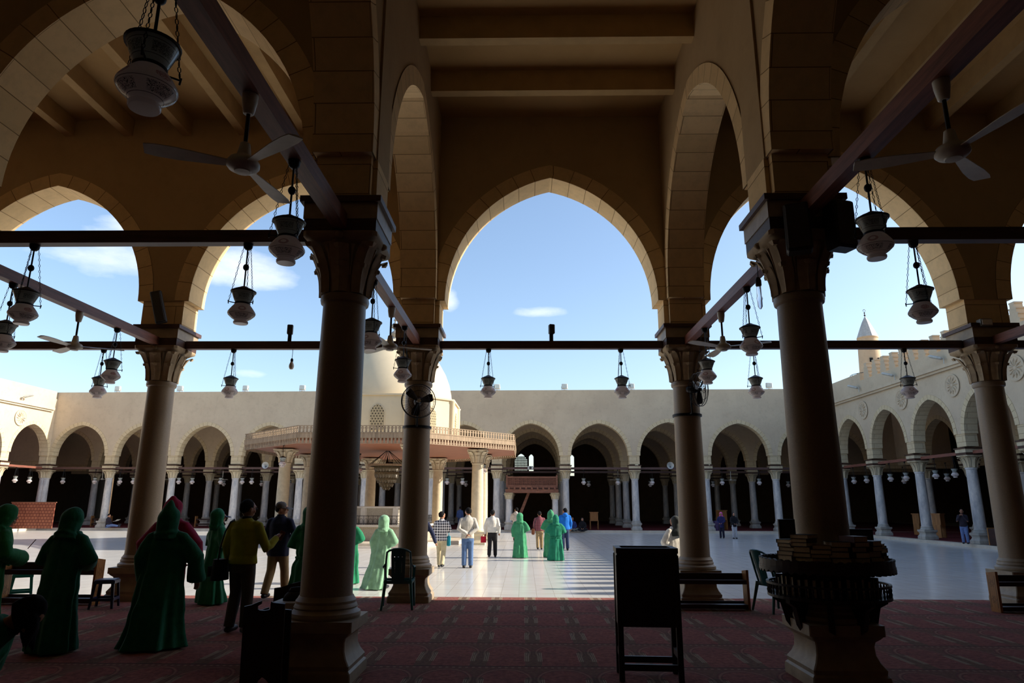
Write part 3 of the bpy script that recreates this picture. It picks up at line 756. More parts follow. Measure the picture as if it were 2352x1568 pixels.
# ------------------------------------------------------------------ lanterns
def mk_glass(name, base, pat, red):
    k = N(name); uv = k.uv(); sp = k.new('SeparateXYZ'); k.link(uv, sp.inputs[0]); U, V = sp.outputs[0], sp.outputs[1]
    # black script: two wavy scribble layers confined to bands of the glass
    mp = k.scale(uv, 60, 70, 1)
    n1 = k.new('TexNoise'); n1.inputs['Scale'].default_value = 1.0; n1.inputs['Detail'].default_value = 2.5; n1.inputs['Distortion'].default_value = 2.2; k.link(mp, n1.inputs['Vector'])
    sc = k.math('LESS_THAN', k.math('ABSOLUTE', k.math('SUBTRACT', n1.outputs['Fac'], .5)), .045)
    lo, hi = pat
    band = k.math('MULTIPLY', k.math('GREATER_THAN', V, lo), k.math('LESS_THAN', V, hi))
    seg = k.math('LESS_THAN', k.math('ABSOLUTE', k.math('SUBTRACT', k.math('FRACT', k.math('MULTIPLY', U, 4)), .5)), .36)
    a = k.mix(k.math('MULTIPLY', k.math('MULTIPLY', sc, band), seg), base, (.02,.02,.025))
    for vv in (lo-.012, hi+.012):
        a = k.mix(k.math('MULTIPLY', k.math('LESS_THAN', k.math('ABSOLUTE', k.math('SUBTRACT', V, vv)), .0018), .8), a, (.03,.03,.03))
    if red:
        r0, r1 = red
        fu = k.math('SUBTRACT', k.math('FRACT', k.math('MULTIPLY', U, 4)), .5)
        vv = k.math('SUBTRACT', V, (r0+r1)/2)
        dx = k.math('MULTIPLY', fu, .17); d = k.math('SQRT', k.math('ADD', k.math('MULTIPLY', dx, dx), k.math('MULTIPLY', vv, vv)))
        ring = k.math('LESS_THAN', k.math('ABSOLUTE', k.math('SUBTRACT', d, .026)), .008)
        blob = k.math('LESS_THAN', d, .034)
        odd = k.math('GREATER_THAN', k.math('FRACT', k.math('MULTIPLY', U, 2)), .5)
        sc2 = k.math('LESS_THAN', k.math('ABSOLUTE', k.math('SUBTRACT', n1.outputs['Fac'], .5)), .08)
        mk = k.mix(odd, k.math('MULTIPLY', ring, .55), k.math('MULTIPLY', blob, k.math('MULTIPLY', sc2, .8)))
        a = k.mix(mk, a, hx(150,52,48))
    k.col(a); k.b.inputs['Coat Weight'].default_value = .4; k.b.inputs['Coat Roughness'].default_value = .08
    tr = k.new('BsdfTranslucent'); k.link(a, tr.inputs['Color']); ms = k.new('MixShader'); ms.inputs[0].default_value = .5
    k.link(k.b.outputs[0], ms.inputs[1]); k.link(tr.outputs[0], ms.inputs[2])
    k.link(ms.outputs[0], [q for q in k.n if q.type == 'OUTPUT_MATERIAL'][0].inputs['Surface'])
    return k.fin(.22, 0, .5)
m_glass_lo = mk_glass('enamelled white glass', hx(240,232,228), (.155,.215), (.245,.305))
m_glass_up = mk_glass('enamelled grey green glass', hx(206,214,210), (.06,.115), None)
m_glass_bulb = plain('frosted white bulb glass', hx(235,232,222), .3, 0, .02, 5)
def lantern_proto(drop=.52, s=1.0, det=True):
    root = E('hanging_lantern', (0,0,0)); n = 28 if det else 12
    a = MB(); a.lathe([(.012,-.075),(.03,-.07),(.05,-.045),(.055,-.0),(.0,.0)], 14 if det else 8)
    a.build('ceiling_rose', m_black, root)
    a = MB(); a.tube([(0,0,-.06),(0,0,-drop)], .009*s, 6)
    if det: a.ell((0,0,-drop*.55), (.034*s,.034*s,.04*s), 12, 8)
    a.build('rod', m_black, root)
    z0 = -drop
    a = MB(); a.lathe([(.138*s,z0-.07*s),(.14*s,z0-.058*s),(.10*s,z0-.035*s),(.05*s,z0-.012*s),(.03*s,z0-.0*s),(0,z0+.008)], n); a.build('lid', m_gasket, root)
    u = MB(); u.lathe([(.072*s,z0-.205*s),(.08*s,z0-.19*s),(.098*s,z0-.15*s),(.115*s,z0-.105*s),(.13*s,z0-.066*s)], n, uv=True); u.build('upper_glass', m_glass_up, root)
    a = MB(); a.lathe([(.074*s,z0-.214*s),(.086*s,z0-.212*s),(.086*s,z0-.196*s),(.08*s,z0-.192*s)], n)
    for j in range(3):
        t = 2*PI*j/3 + .5
        a.tube([(.08*s*math.cos(t),.08*s*math.sin(t),z0-.204*s),(.15*s*math.cos(t),.15*s*math.sin(t),z0-.2*s),(.157*s*math.cos(t),.157*s*math.sin(t),z0-.185*s),(.152*s*math.cos(t),.152*s*math.sin(t),z0-.225*s)], .006*s, 5)
    a.build('collar', m_black, root)
    l = MB(); l.lathe([(0,z0-.44*s),(.074*s,z0-.44*s),(.08*s,z0-.43*s),(.08*s,z0-.415*s),(.068*s,z0-.405*s),(.075*s,z0-.395*s),(.11*s,z0-.37*s),(.142*s,z0-.34*s),(.151*s,z0-.32*s),(.148*s,z0-.305*s),(.13*s,z0-.275*s),(.105*s,z0-.24*s),(.082*s,z0-.213*s)], n, uv=True); l.build('lower_glass', m_glass_lo, root)
    for j in range(3):
        t = 2*PI*j/3 + .5; c = MB()
        p0 = Vector((.045*math.cos(t), .045*math.sin(t), -.05)); p1 = Vector((.15*s*math.cos(t), .15*s*math.sin(t), z0-.19*s))
        if det:
            L = (p1-p0).length; nl = int(L/.034); d = (p1-p0)/nl; dn = d.normalized()
            for i in range(nl):
                cc = p0 + d*(i+.5); sd = dn.cross(Vector((math.cos(t+i*1.57), math.sin(t+i*1.57), .1))).normalized()
                hl = .02
                c.tube([cc - dn*hl, cc - dn*hl*.4 + sd*.0075, cc + dn*hl*.4 + sd*.0075, cc + dn*hl, cc + dn*hl*.4 - sd*.0075, cc - dn*hl*.4 - sd*.0075], .0028, 4, loop=True)
        else: c.tube([p0, p1], .005, 4)
        c.build('chain', m_black, root)
    return root
lanN = lantern_proto(); GL = 'enamelled glass lanterns of the near portico'
lan_list = [
    (-1.97, 3.1, TB+.02, .3, 'largest glass lantern hanging at the top left, seen from below'),
    (-5.71, Y0, TB, .2, 'glass lantern at the left edge, hanging from the upper left cross beam'),
    (-3.2, Y0, TB, 1.2, 'glass lantern hanging from the upper left cross beam right of its middle'),
    (4.44, Y0, TB, 2.0, 'glass lantern hanging from the upper right cross beam before the pale arch'),
    (XL[4], 8.75, TB, .9, 'glass lantern at the left edge, lower and just below another one'),
    (XL[4], 11.2, TB, 0, 'glass lantern on the left lengthwise beam near the leftmost courtyard column'),
    (-8.25, Y1, TB, .4, 'small glass lantern at the courtyard edge partly behind another, left of the leftmost courtyard column'),
    (-5.68, Y1, TB, .8, 'small glass lantern at the courtyard edge alone in the left middle arch'),
    (-.69, Y1, TB, .3, 'left one of two small glass lanterns in the middle arch'),
    (1.87, Y1, TB, 1.5, 'right one of two small glass lanterns in the middle arch'),
    (4.42, Y1, TB, .1, 'small glass lantern hanging at the courtyard edge left of the book shelf column'),
    (7.3, Y1, TB, .6, 'small glass lantern before the stepped merlons on the right'),
    (XL[5], 8.68, TB, .5, 'glass lantern beside the near left column, hanging before the dome'),
    (XL[5], 11.1, TB, .7, 'glass lantern just above the wall fan by the left middle column'),
    (XL[6], 9.0, TB, 1.1, 'glass lantern on the right lengthwise beam beside a clear tube lamp'),
    (XL[6], 11.25, TB, .3, 'glass lantern beside the right wall fan'),
    (XL[5], 5.42, TB+.02, .9, 'glass lantern beside the near left column, hanging beyond the nearest fan'),
    (XL[6], 5.63, TB+.12, .2, 'glass lantern right of the book shelf column capital'),
]
for x, y, z, rz, lab in lan_list: clone(lanN, (x, y, z), rz, lab, GL, cat='lantern')
purge(lanN)
lanF = lantern_proto(.55, 1.15, False)
def far_lan(x, y, z, lab, grp): return clone(lanF, (x, y, z), 0, lab, grp, cat='lantern')
fl = [-33.8,-31.4,-29.5,-28.5,-25.1,-24.1,-22.0,-20.4,-19.7,-17.6,-15.7,-13.6,-10.3,-9.5,-5.5,-4.4,4.2,6.6,9.0,11.3,13.85,16.4,19.6]
for i, s in enumerate(fl):
    x, y, z = FP(s); far_lan(x, y, ZT, 'tiny white lantern hanging under the front tie beams of the far portico', 'lanterns under the far facade')
for i, s in enumerate(fl[::2]):
    x, y, z = FP(s+.7, 5.6); far_lan(x, y, ZT, 'dim lantern hanging inside the far portico', 'lanterns inside the far portico')
for i in range(len(rr)-1):
    for f in (.33, .7):
        far_lan(XR, rr[i]+(rr[i+1]-rr[i])*f, ZT, 'bluish white lantern hanging under the tie beams of the right portico', 'lanterns of the right portico')
        if f < .5: far_lan(XR+2.8, rr[i]+(rr[i+1]-rr[i])*.5, ZT, 'dim lantern hanging inside the right portico', 'lanterns inside the right portico')
for k, y in enumerate((47.2, 48.6, 43.0)): far_lan(XW, y, ZT, 'small white lantern of the sunlit left portico', 'lanterns of the left portico')

# --- fans
def blade_mb(L0, L1, w0, w1, pitch=.22):
    M = MB(); rings = []
    for i in range(9):
        t = i/8; r = L0 + (L1-L0)*t; w = w0 + (w1-w0)*min(1, t*1.6)
        if t > .9: w *= .8
        cp, sp = math.cos(pitch*(1-.4*t)), math.sin(pitch*(1-.4*t)); th = .006
        rings.append([(r, -w*cp, -w*sp-th), (r, w*cp, w*sp-th), (r, w*cp, w*sp+th*.2), (r, 0, .012), (r, -w*cp, -w*sp+th*.2)])
    M.loft(rings); return M
def ceiling_fan(x, y, z, drop, L, a0, lab):
    root = E('ceiling_fan', (x, y, z), a0, lab, 'fan', 'ceiling fans of the near portico')
    c = MB(); c.lathe([(.03,-.16),(.04,-.15),(.055,-.06),(.058,-.0),(0,0)], 20); c.build('canopy', m_white_enamel, root)
    c = MB(); c.tube([(0,0,-.14),(0,0,-drop+.1)], .015, 10); c.build('downrod', m_gasket, root)
    c = MB(); c.lathe([(.02,-drop+.18),(.035,-drop+.17),(.05,-drop+.08),(.06,-drop+.06),(.1,-drop+.04),(.115,-drop+.015),(.115,-drop-.01),(.1,-drop-.03),(.06,-drop-.045),(.055,-drop-.055),(0,-drop-.058)], 28); c.build('motor_housing', m_white_enamel, root)
    for k in range(3):
        b = blade_mb(.1, L, .035, .07).build('blade', m_white_enamel, root); b.location = (0,0,-drop+.005); b.rotation_euler = (0,0,2*PI*k/3)
ceiling_fan(XL[5], 4.43, TB+.02, .57, .64, R(-157), 'white ceiling fan nearest on the left, three spread blades under the overhead beam')
ceiling_fan(XL[6], 4.47, TB+.12, .58, .64, R(161), 'ceiling fan in the upper right shadow, nearest on the right')
ceiling_fan(XL[4], 10.18, TB, .56, .68, R(-95), 'ceiling fan hanging from the left lengthwise beam over the tie beam')
ceiling_fan(XL[5], 9.95, TB, .62, .64, R(20), 'ceiling fan beside the near left column before the dome')
ceiling_fan(XL[6], 10.26, TB, .56, .7, R(-148), 'ceiling fan left of the book shelf column by a lantern')
def wall_fan(col, loc, aim, lab, a0=.3):
    root = E('wall_fan', (0,0,0), 0, lab, 'fan', 'round wall fans on the courtyard columns')
    d = Vector(aim).normalized(); q_ = d.to_track_quat('Z', 'Y').to_matrix(); c0 = Vector(loc)
    def W(p): return c0 + q_ @ Vector(p)
    M = MB(); rr_ = .31
    for zz, r in ((.0, rr_), (.05, rr_*.985), (-.07, rr_*.93), (.09, rr_*.6), (.1, .06), (-.11, .1)):
        M.tube([W((r*math.cos(2*PI*i/36), r*math.sin(2*PI*i/36), zz)) for i in range(36)], .0045 if r < .3 else .007, 5, loop=True)
    for i in range(40):
        t = 2*PI*i/40; ca, sa = math.cos(t), math.sin(t)
        M.tube([W((.05*ca,.05*sa,.1)), W((rr_*.6*ca,rr_*.6*sa,.09)), W((rr_*ca,rr_*sa,.03))], .0016, 3)
        if i % 2 == 0: M.tube([W((rr_*ca,rr_*sa,0)), W((rr_*.8*ca,rr_*.8*sa,-.1)), W((.1*ca,.1*sa,-.11))], .0016, 3)
    M.build('guard', m_black, root)
    h = MB(); h.lathe([(0,-.24),(.05,-.23),(.07,-.18),(.07,-.06),(.05,-.03),(.03,.0),(.03,.05),(0,.055)], 16); h.xf(Matrix.Translation(c0) @ q_.to_4x4()); h.build('motor', m_black, root)
    for k in range(3):
        b = blade_mb(.03, .27, .03, .075, .5); b.xf(Matrix.Translation(c0) @ q_.to_4x4() @ Matrix.Rotation(a0+2*PI*k/3, 4, 'Z')); b.build('blade', m_gasket, root)
    cap_ = MB(); cap_.lathe([(.035,.1),(.035,.112),(0,.114)], 14); cap_.xf(Matrix.Translation(c0) @ q_.to_4x4()); cap_.build('hub_cap', m_white_enamel, root)
    br = MB(); cx_, cy_ = col; zc = c0.z-.42
    a = Vector(W((0,0,-.16))); br.tube([a, a+Vector((0,0,-.3)), (a.x, a.y, zc), (cx_ + (a.x-cx_)*.6, cy_ + (a.y-cy_)*.6, zc)], .016, 8)
    br.lathe([(.262,zc-.025),(.272,zc-.02),(.272,zc+.02),(.262,zc+.025)], 28, c=(cx_,cy_,0)); br.build('bracket', m_black, root)
    return root
wall_fan((XL[5], Y1), (-1.93, 12.25, 3.5), (.25, -1, -.05), 'black wire wall fan facing the camera on the left middle courtyard column')
wall_fan((XL[6], Y1), (3.2, 12.32, 3.73), (.8, -.62, -.1), 'black wire wall fan turned to the right on the right middle courtyard column', .8)

def far_fan(x, y, rz, lab, grp):
    root = E('ceiling_fan', (x, y, ZT), rz, lab, 'fan', grp)
    c = MB(); c.tube([(0,0,0),(0,0,-.62)], .022, 6); c.lathe([(0,-.68),(.1,-.66),(.11,-.62),(.06,-.56),(0,-.55)], 12); c.build('downrod', m_white_enamel, root)
    for k in range(3):
        b = blade_mb(.08, .68, .05, .08).build('blade', m_white_enamel, root); b.location = (0,0,-.63); b.rotation_euler = (0,0,2*PI*k/3)
for i, s in enumerate((-32.7, -28.0, -23.2, -18.3, -13.2, 6.9, 11.4, 15.2)):
    x, y, z = FP(s, (2.8, .0)[0]); far_fan(x, y, i*.7, 'tiny white ceiling fan hanging in the far portico, %s from the left' % ORD[i], 'ceiling fans of the far portico')
# ------------------------------------------------------------------ lamps, speakers, floodlights
m_spk = plain('black speaker plastic', (.02,.02,.022), .5, 0, .2, 40)
m_spk_grille = plain('grey speaker grille', hx(70,70,72), .6, .2, .3, 90)
def beam_speaker(x, lab):
    root = E('beam_speaker', (x, Y1, TB+.15), .25, lab, 'loudspeaker')
    p = MB(); p.box(-.035,.035,-.02,.02,0,.17); p.build('post', m_black, root, smooth=False)
    p = MB(); p.bbox((0,-.03,.24), (.11,.1,.19), .012); p.build('cabinet', m_spk, root)
    p = MB(); p.box(-.045,.045,-.083,-.08,.155,.24); p.build('grille', m_spk_grille, root, smooth=False)
beam_speaker(-4.6, 'small black speaker on a post atop the beam with the hanging bulb')
beam_speaker(.53, 'small black speaker on a post atop the middle arch beam')
root = E('hanging_bulb', (-4.52, Y1, TB), 0, 'bare white bulb hanging on a cord left of the near left column', 'light bulb')
p = MB(); p.tube([(0,0,0),(.003,0,-.1),(0,0,-.19)], .005, 6); p.build('cord', m_black, root)
p = MB(); p.lathe([(.02,-.25),(.026,-.24),(.026,-.2),(.012,-.18),(0,-.18)], 14); p.build('socket', m_black, root)
p = MB(); p.lathe([(0,-.405),(.03,-.395),(.047,-.36),(.05,-.33),(.044,-.3),(.028,-.26),(.02,-.245)], 18); p.build('bulb', m_glass_bulb, root)
root = E('tube_lamp', (2.86, 7.92, 4.58), .2, 'clear glass tube lamp hanging on a cord from the book shelf column capital', 'light bulb')
p = MB(); p.tube([(0,0,.05),(.004,0,-.1),(0,0,-.2)], .005, 6); p.build('cord', m_black, root)
p = MB(); p.lathe([(.03,-.31),(.036,-.3),(.036,-.24),(.02,-.2),(0,-.19)], 16); p.build('socket', m_gasket, root)
kg = N('clear glass'); kg.col((.9,.92,.95)); kg.b.inputs['Transmission Weight'].default_value = .85; kg.b.inputs['IOR'].default_value = 1.2; m_clear = kg.fin(.08)
p = MB(); p.lathe([(.01,-.6),(.028,-.57),(.03,-.5),(.038,-.47),(.03,-.44),(.029,-.31)], 16); p.build('glass_tube', m_clear, root)
# flat column speaker leaning on the left pier
root = E('column_speaker', (-6.98, 12.28, 4.98), R(14), 'dark slab speaker leaning on the pier of the leftmost courtyard column', 'loudspeaker')
p = MB(); p.bbox((.02,-.02,.32), (.2,.1,.64), .015, rot=ry3(-.28)); p.build('cabinet', m_spk, root)
p = MB(); p.bbox((.02,-.075,.32), (.15,.012,.58), .004, rot=ry3(-.28)); p.build('grille', m_spk_grille, root)
p = MB(); p.box(-.03,.03,0,.16,.3,.36); p.build('bracket', m_black, root, smooth=False)
def pier_speaker(x, y, z, rz, lab):
    root = E('pier_speaker', (x, y, z), rz, lab, 'loudspeaker', 'dark loudspeakers on the book shelf column')
    p = MB(); p.bbox((0,0,.28), (.26,.2,.54), .02); p.build('cabinet', m_spk, root)
    p = MB(); p.bbox((0,-.103,.28), (.22,.012,.48), .005); p.build('grille', m_spk_grille, root)
    p = MB(); p.box(-.04,.04,.1,.2,.25,.31); p.build('bracket', m_black, root, smooth=False)
pier_speaker(2.93, 6.82, 4.27, -.35, 'dark box loudspeaker on the left of the book shelf column capital')
pier_speaker(3.38, 6.82, 4.3, .3, 'dark box loudspeaker on the right of the book shelf column capital')
root = E('junction_box', (8.62, 12.4, 5.0), 0, 'small metal box lamp on the pier of the far right courtyard column', 'lamp')
p = MB(); p.bbox((0,0,0), (.22,.14,.14), .01); p.build('case', plain('dull aluminium', hx(120,116,108), .5, .3), root)
p = MB(); p.box(-.09,.09,-.08,-.07,-.05,.05); p.build('lens', m_glass_bulb, root, smooth=False)
m_flood = plain('pale grey aluminium', hx(186,186,180), .5, .2)
def flood_proto():
    root = E('floodlight', (0,0,0))
    p = MB(); p.bbox((0,0,.3), (.42,.2,.36), .03); p.build('housing', m_flood, root)
    p = MB(); p.box(-.18,.18,-.112,-.1,.15,.45); p.build('lens', m_clear if False else plain('floodlight glass', hx(206,212,206), .15), root, smooth=False)
    p = MB(); p.tube([(-.23,0,.3),(-.23,0,.06),(.23,0,.06),(.23,0,.3)], .015, 6); p.box(-.06,.06,-.06,.06,0,.07); p.build('bracket', m_flood, root)
    return root
fp_ = flood_proto()
for i, s in enumerate((-30.55, -25.75, -20.75, -16.45, -1.97, 2.95, 7.78, 17.6)):
    x, y, z = FP(s, -.1, 9.72); clone(fp_, (x, y, z), FA + (0, .1, -.1)[i % 3], 'grey floodlight on the far roof edge, %s from the left' % ORD[i], 'floodlights on the far roof', cat='floodlight')
purge(fp_)
def street_head(x, y, z, rz, lab):
    root = E('street_lamp', (x, y, z), rz, lab, 'lamp', 'lamp heads on the side cornices')
    p = MB(); p.tube([(0,0,0),(0,0,.28),(.1,0,.36)], .025, 6); p.build('arm', m_flood, root)
    p = MB(); p.bbox((.34,0,.4), (.62,.26,.14), .05, rot=ry3(-.35)); p.build('lamp_head', m_flood, root)
for i, y in enumerate((42.2, 38.0, 33.4)): street_head(XR-.45, y, 8.5, PI*.75, 'pale lamp head on the right cornice, %s from the minaret' % ORD[i])
street_head(XW+.45, 46.0, 8.5, .6, 'pale lamp head on the sunlit left cornice')
def horn(s, lab, z=4.35):
    x, y, zz = FP(s, -.12, z)
    root = E('horn_speaker', (x, y, z), FA, lab, 'loudspeaker', 'grey horn loudspeakers on the far tie beams')
    p = MB(); p.lathe([(.05,.3),(.07,.24),(.1,.16),(.16,.06),(.24,0),(.25,-.01),(.23,.01),(.14,.08),(.08,.18),(0,.2)], 20, rot=rx3(-PI/2)); p.build('horn', m_flood, root)
    p = MB(); p.tube([(0,.12,-.2),(0,.12,-.02)], .02, 6); p.build('bracket', m_black, root)
horn(-18.75, 'grey horn loudspeaker on the far tie beam left of the fountain'); horn(10.3, 'grey horn loudspeaker on the far tie beam left of the right middle column')
def box_speaker(s, lab):
    x, y, zz = FP(s, -.12, ZT-.02)
    root = E('box_speaker', (x, y, ZT), FA, lab, 'loudspeaker', 'small box speakers on the far tie beams')
    p = MB(); p.bbox((0,-.02,.1), (.4,.16,.26), .02); p.build('cabinet', m_flood, root)
    p = MB(); p.lathe([(.09,0),(.09,.012),(0,.012)], 16, c=(0,-.1,.1), rot=rx3(PI/2)); p.build('cone', m_spk, root)
box_speaker(.45, 'small box speaker with a dark cone above the wooden tribune'); box_speaker(-7.8, 'small box speaker seen through the fountain right of the chandelier')
# ------------------------------------------------------------------ ablution fountain
FX, FY = -7.08, 35.9
def octp(ap, z, off=0, c=(0, 0)):      # octagon corners, sides facing the axes
    r = ap/math.cos(PI/8)
    return [(c[0] + r*math.cos(PI/8 + i*PI/4 + off), c[1] + r*math.sin(PI/8 + i*PI/4 + off), z) for i in range(8)]
m_fwood = wood('weathered brown fascia timber', hx(160,138,112), .7, 'Z', .7, .2)
m_fceil = wood('reddish ceiling boards', hx(160,104,76), .6, 'X', .8, .3)
m_dome = plaster('dome lime plaster', hx(206,190,160), hx(214,198,168), .35)
m_tank = plain('speckled grey granite', hx(168,160,144), .45, 0, .25, 28, .05, .4)
m_tankcap = plain('pale marble slab', hx(206,202,192), .35, 0, .08, 6)
fountain = E('ablution_fountain', (FX, FY, ZG), 0, 'domed octagonal ablution fountain with a carved wooden eave in the middle of the courtyard', 'fountain')
ze = -ZG   # parts are written in courtyard heights, shift once
p = MB(); p.loft([octp(3.9, 0), octp(3.9, .13), octp(3.86, .15)]); p.build('platform', m_curb, fountain, smooth=False)
for i in range(8):
    a = PI/8 + i*PI/4; r = 4.79/math.cos(PI/8)
    x, y = r*math.cos(a), r*math.sin(a)
    col = E('column', (x, y, 0), 0); col.parent = fountain
    b = MB(); b.loft([sqring(h, z, .01) for h, z in ((.42,0),(.42,.1),(.36,.16),(.33,.24),(.32,.4),(.36,.46),(.4,.5),(.4,.6))]); b.build('base', m_fount, col, angle=30)
    s = MB(); s.lathe([(.36,.6),(.36,.66),(.31,.72),(.3,.78),(.295,2.4),(.275,3.78),(.3,3.8),(.3,3.85),(.275,3.87)], 22); s.build('shaft', m_fount, col)
    c = capital_mb(3.87, 4.5, .275, .5, 20); c.build('capital', m_fount, col, angle=45)
# boarded ceiling and roof slab
p = MB()
A = octp(6.55, 4.62); n8 = len(A)
p.loft([octp(6.55, 4.56), octp(6.55, 4.72)]); p.build('boarded_ceiling', m_fceil, fountain, smooth=False)
p = MB(); p.loft([octp(6.5, 4.72), octp(6.5, 4.86)]); p.build('roof_slab', m_fount, fountain, smooth=False)
for i in range(8):
    p0, p1 = Vector(octp(6.6, 0)[i]), Vector(octp(6.6, 0)[(i+1) % 8])
    p0 = octp(6.6, 0)[i-1] if False else p0
    d = (p1-p0); L = d.length; d.normalize(); nrm = Vector((d.y, -d.x, 0))
    def W(s, t, z): v = p0 + d*s + nrm*t; return (v.x, v.y, z)
    M = MB()
    def bd(s0, s1, t0, t1, z0, z1): M.add([W(s, t, z) for z in (z0, z1) for s, t in ((s0,t0),(s1,t0),(s1,t1),(s0,t1))], BOXF)
    bd(0, L, -.03, .03, 4.72, 4.86)       # plain board
    bd(0, L, -.045, .045, 4.86, 4.9); bd(0, L, -.03, .03, 4.66, 4.72)
    bd(0, L, -.02, .02, 5.17, 5.2)        # top rail of the openwork crest
    bd(0, L, -.015, .015, 4.42, 4.45)
    nb = 34; w = L/nb
    def baluster(s, z0, z1):
        h = z1-z0
        poly = [(-.42,0),(.42,0),(.3,.1),(.2,.2),(.34,.34),(.2,.46),(.3,.56),(.46,.7),(.3,.84),(.2,.92),(.3,1),(-.3,1),(-.2,.92),(-.3,.84),(-.46,.7),(-.3,.56),(-.2,.46),(-.34,.34),(-.2,.2),(-.3,.1)]
        a = [W(s+x*w*.95, -.012, z0+z*h) for x, z in poly]; b = [W(s+x*w*.95, .012, z0+z*h) for x, z in poly]
        n = len(poly); M.add(a+b, [tuple(range(n)), tuple(reversed(range(n, 2*n)))] + [(k, k+n, (k+1) % n + n, (k+1) % n) for k in range(n)])
    for k in range(nb):
        baluster(w*(k+.5), 4.9, 5.17)
        baluster(w*(k+.5), 4.66, 4.44)
    M.build('carved_eave', m_fwood, fountain, smooth=False)
# drum, pilasters, windows, dome, finial
p = MB(); p.loft([octp(3.42, 4.86), octp(3.42, 7.0), octp(3.5, 7.02), octp(3.5, 7.1), octp(3.3, 7.12)]); p.build('drum', m_dome, fountain, smooth=False)
for i in range(8):
    a = PI/8 + i*PI/4; r = 3.42/math.cos(PI/8)
    p = MB(); p.lathe([(.17,4.86),(.17,6.9),(.2,6.95),(.2,7.0)], 12, c=(r*math.cos(a)*.985, r*math.sin(a)*.985, 0)); p.build('corner_pilaster', m_dome, fountain)
m_grille = None
def mk_grille():
    k = N('pierced plaster grille'); co = k.obj()
    sp = k.new('SeparateXYZ'); k.link(co, sp.inputs[0])
    hx_ = k.math('ADD', sp.outputs[0], k.math('MULTIPLY', sp.outputs[1], 1.0)); zz = sp.outputs[2]
    def dots(ox, oz, r):
        a = k.math('SUBTRACT', k.math('FRACT', k.math('ADD', k.math('DIVIDE', hx_, .145), ox)), .5); b = k.math('SUBTRACT', k.math('FRACT', k.math('ADD', k.math('DIVIDE', zz, .25), oz)), .5)
        b = k.math('MULTIPLY', b, 1.73)
        return k.math('LESS_THAN', k.math('SQRT', k.math('ADD', k.math('MULTIPLY', a, a), k.math('MULTIPLY', b, b))), r)
    d = k.math('MAXIMUM', dots(0, 0, .24), dots(.5, .5, .24))
    for ox, oz in ((.5,0),(0,.5),(.25,.25),(.75,.25),(.25,.75),(.75,.75)): d = k.math('MAXIMUM', d, dots(ox, oz, .11))
    k.col(k.mix(d, hx(190,172,138), hx(58,50,42)))
    return k.fin(.9, 0, .2)
m_grille = mk_grille()
for i in range(8):
    a = i*PI/4 - PI/2
    pol = [(-.33,0),(.33,0),(.33,.85),(.3,1.0),(.2,1.14),(.08,1.22),(0,1.27),(-.08,1.22),(-.2,1.14),(-.3,1.0),(-.33,.85)]
    M_ = rz3(a + PI/2)
    q0 = MB(); q0.prism([(x*1.12, z*1.05-.03) for x, z in pol], -.03, .04, 0, M_, M_ @ Vector((0,-3.42,5.33)))
    f = q0.build('window', m_dome, fountain, smooth=False)
    q0 = MB(); q0.prism(pol, -.05, .0, 0, M_, M_ @ Vector((0,-3.42,5.33))); q0.build('pierced_grille', m_grille, f, smooth=False)
p = MB(); p.lathe([(3.2,7.1),(3.2,7.25),(3.16,7.6),(3.05,8.1),(2.84,8.65),(2.5,9.25),(2.05,9.75),(1.5,10.15),(.9,10.42),(.4,10.58),(0,10.66)], 48); p.build('dome', m_dome, fountain)
p = MB(); p.lathe([(.12,10.6),(.12,10.75),(.22,10.85),(.24,10.95),(.16,11.05),(.07,11.1),(.07,11.2),(.2,11.3),(.22,11.4),(.16,11.5),(.06,11.55),(.04,11.65),(.1,11.72),(.04,11.8),(.02,11.9)], 16)
p.tube([(.16*math.sin(t), 0, 12.06-.16*math.cos(t)) for t in [i*PI*2/14*.8 + .6 for i in range(15)]], [.012+.03*math.sin(i/14*PI) for i in range(15)], 6)
p.build('finial', plain('grey lead', hx(150,146,138), .4, .5), fountain)
# tank
p = MB(); p.loft([octp(2.15,.15), octp(2.15,.8)]); p.build('tank_wall', m_tank, fountain, smooth=False)
p = MB(); p.loft([octp(2.3,.8), octp(2.3,.9)]); p.build('tank_ledge', m_tankcap, fountain, smooth=False)
p = MB(); p.loft([octp(1.85,.9), octp(1.85,1.68)]); p.build('tank_upper_wall', m_tank, fountain, smooth=False)
p = MB(); p.loft([octp(1.95,1.68), octp(1.95,1.76)]); p.build('tank_cover', m_tankcap, fountain, smooth=False)
for i in range(8):
    a = PI/8 + i*PI/4; r = 1.87/math.cos(PI/8)
    p = MB(); p.obox((r*math.cos(a)*.97, r*math.sin(a)*.97, 1.29), (.26,.26,.78), rz3(a)); p.build('corner_post', m_tankcap, fountain, smooth=False)
    q0, q1 = Vector(octp(2.2, .9)[i-1]), Vector(octp(2.2, .9)[i])
    g = MB(); g.tube([q0+Vector((0,0,.42)), q1+Vector((0,0,.42))], .012, 5); g.tube([q0+Vector((0,0,.06)), q1+Vector((0,0,.06))], .012, 5)
    d = (q1-q0)/8
    for k in range(9): g.tube([q0+d*k, q0+d*k+Vector((0,0,.42))], .009, 4)
    for k in range(8):
        c = q0 + d*(k+.5) + Vector((0,0,.16)); dd = d.normalized()
        g.tube([c + dd*.09*math.cos(t) + Vector((0,0,.13*math.sin(t))) for t in [j*2*PI/10 for j in range(10)]], .007, 4, loop=True)
    g.build('scroll_railing', m_black, fountain)
for o in fountain.children: pass
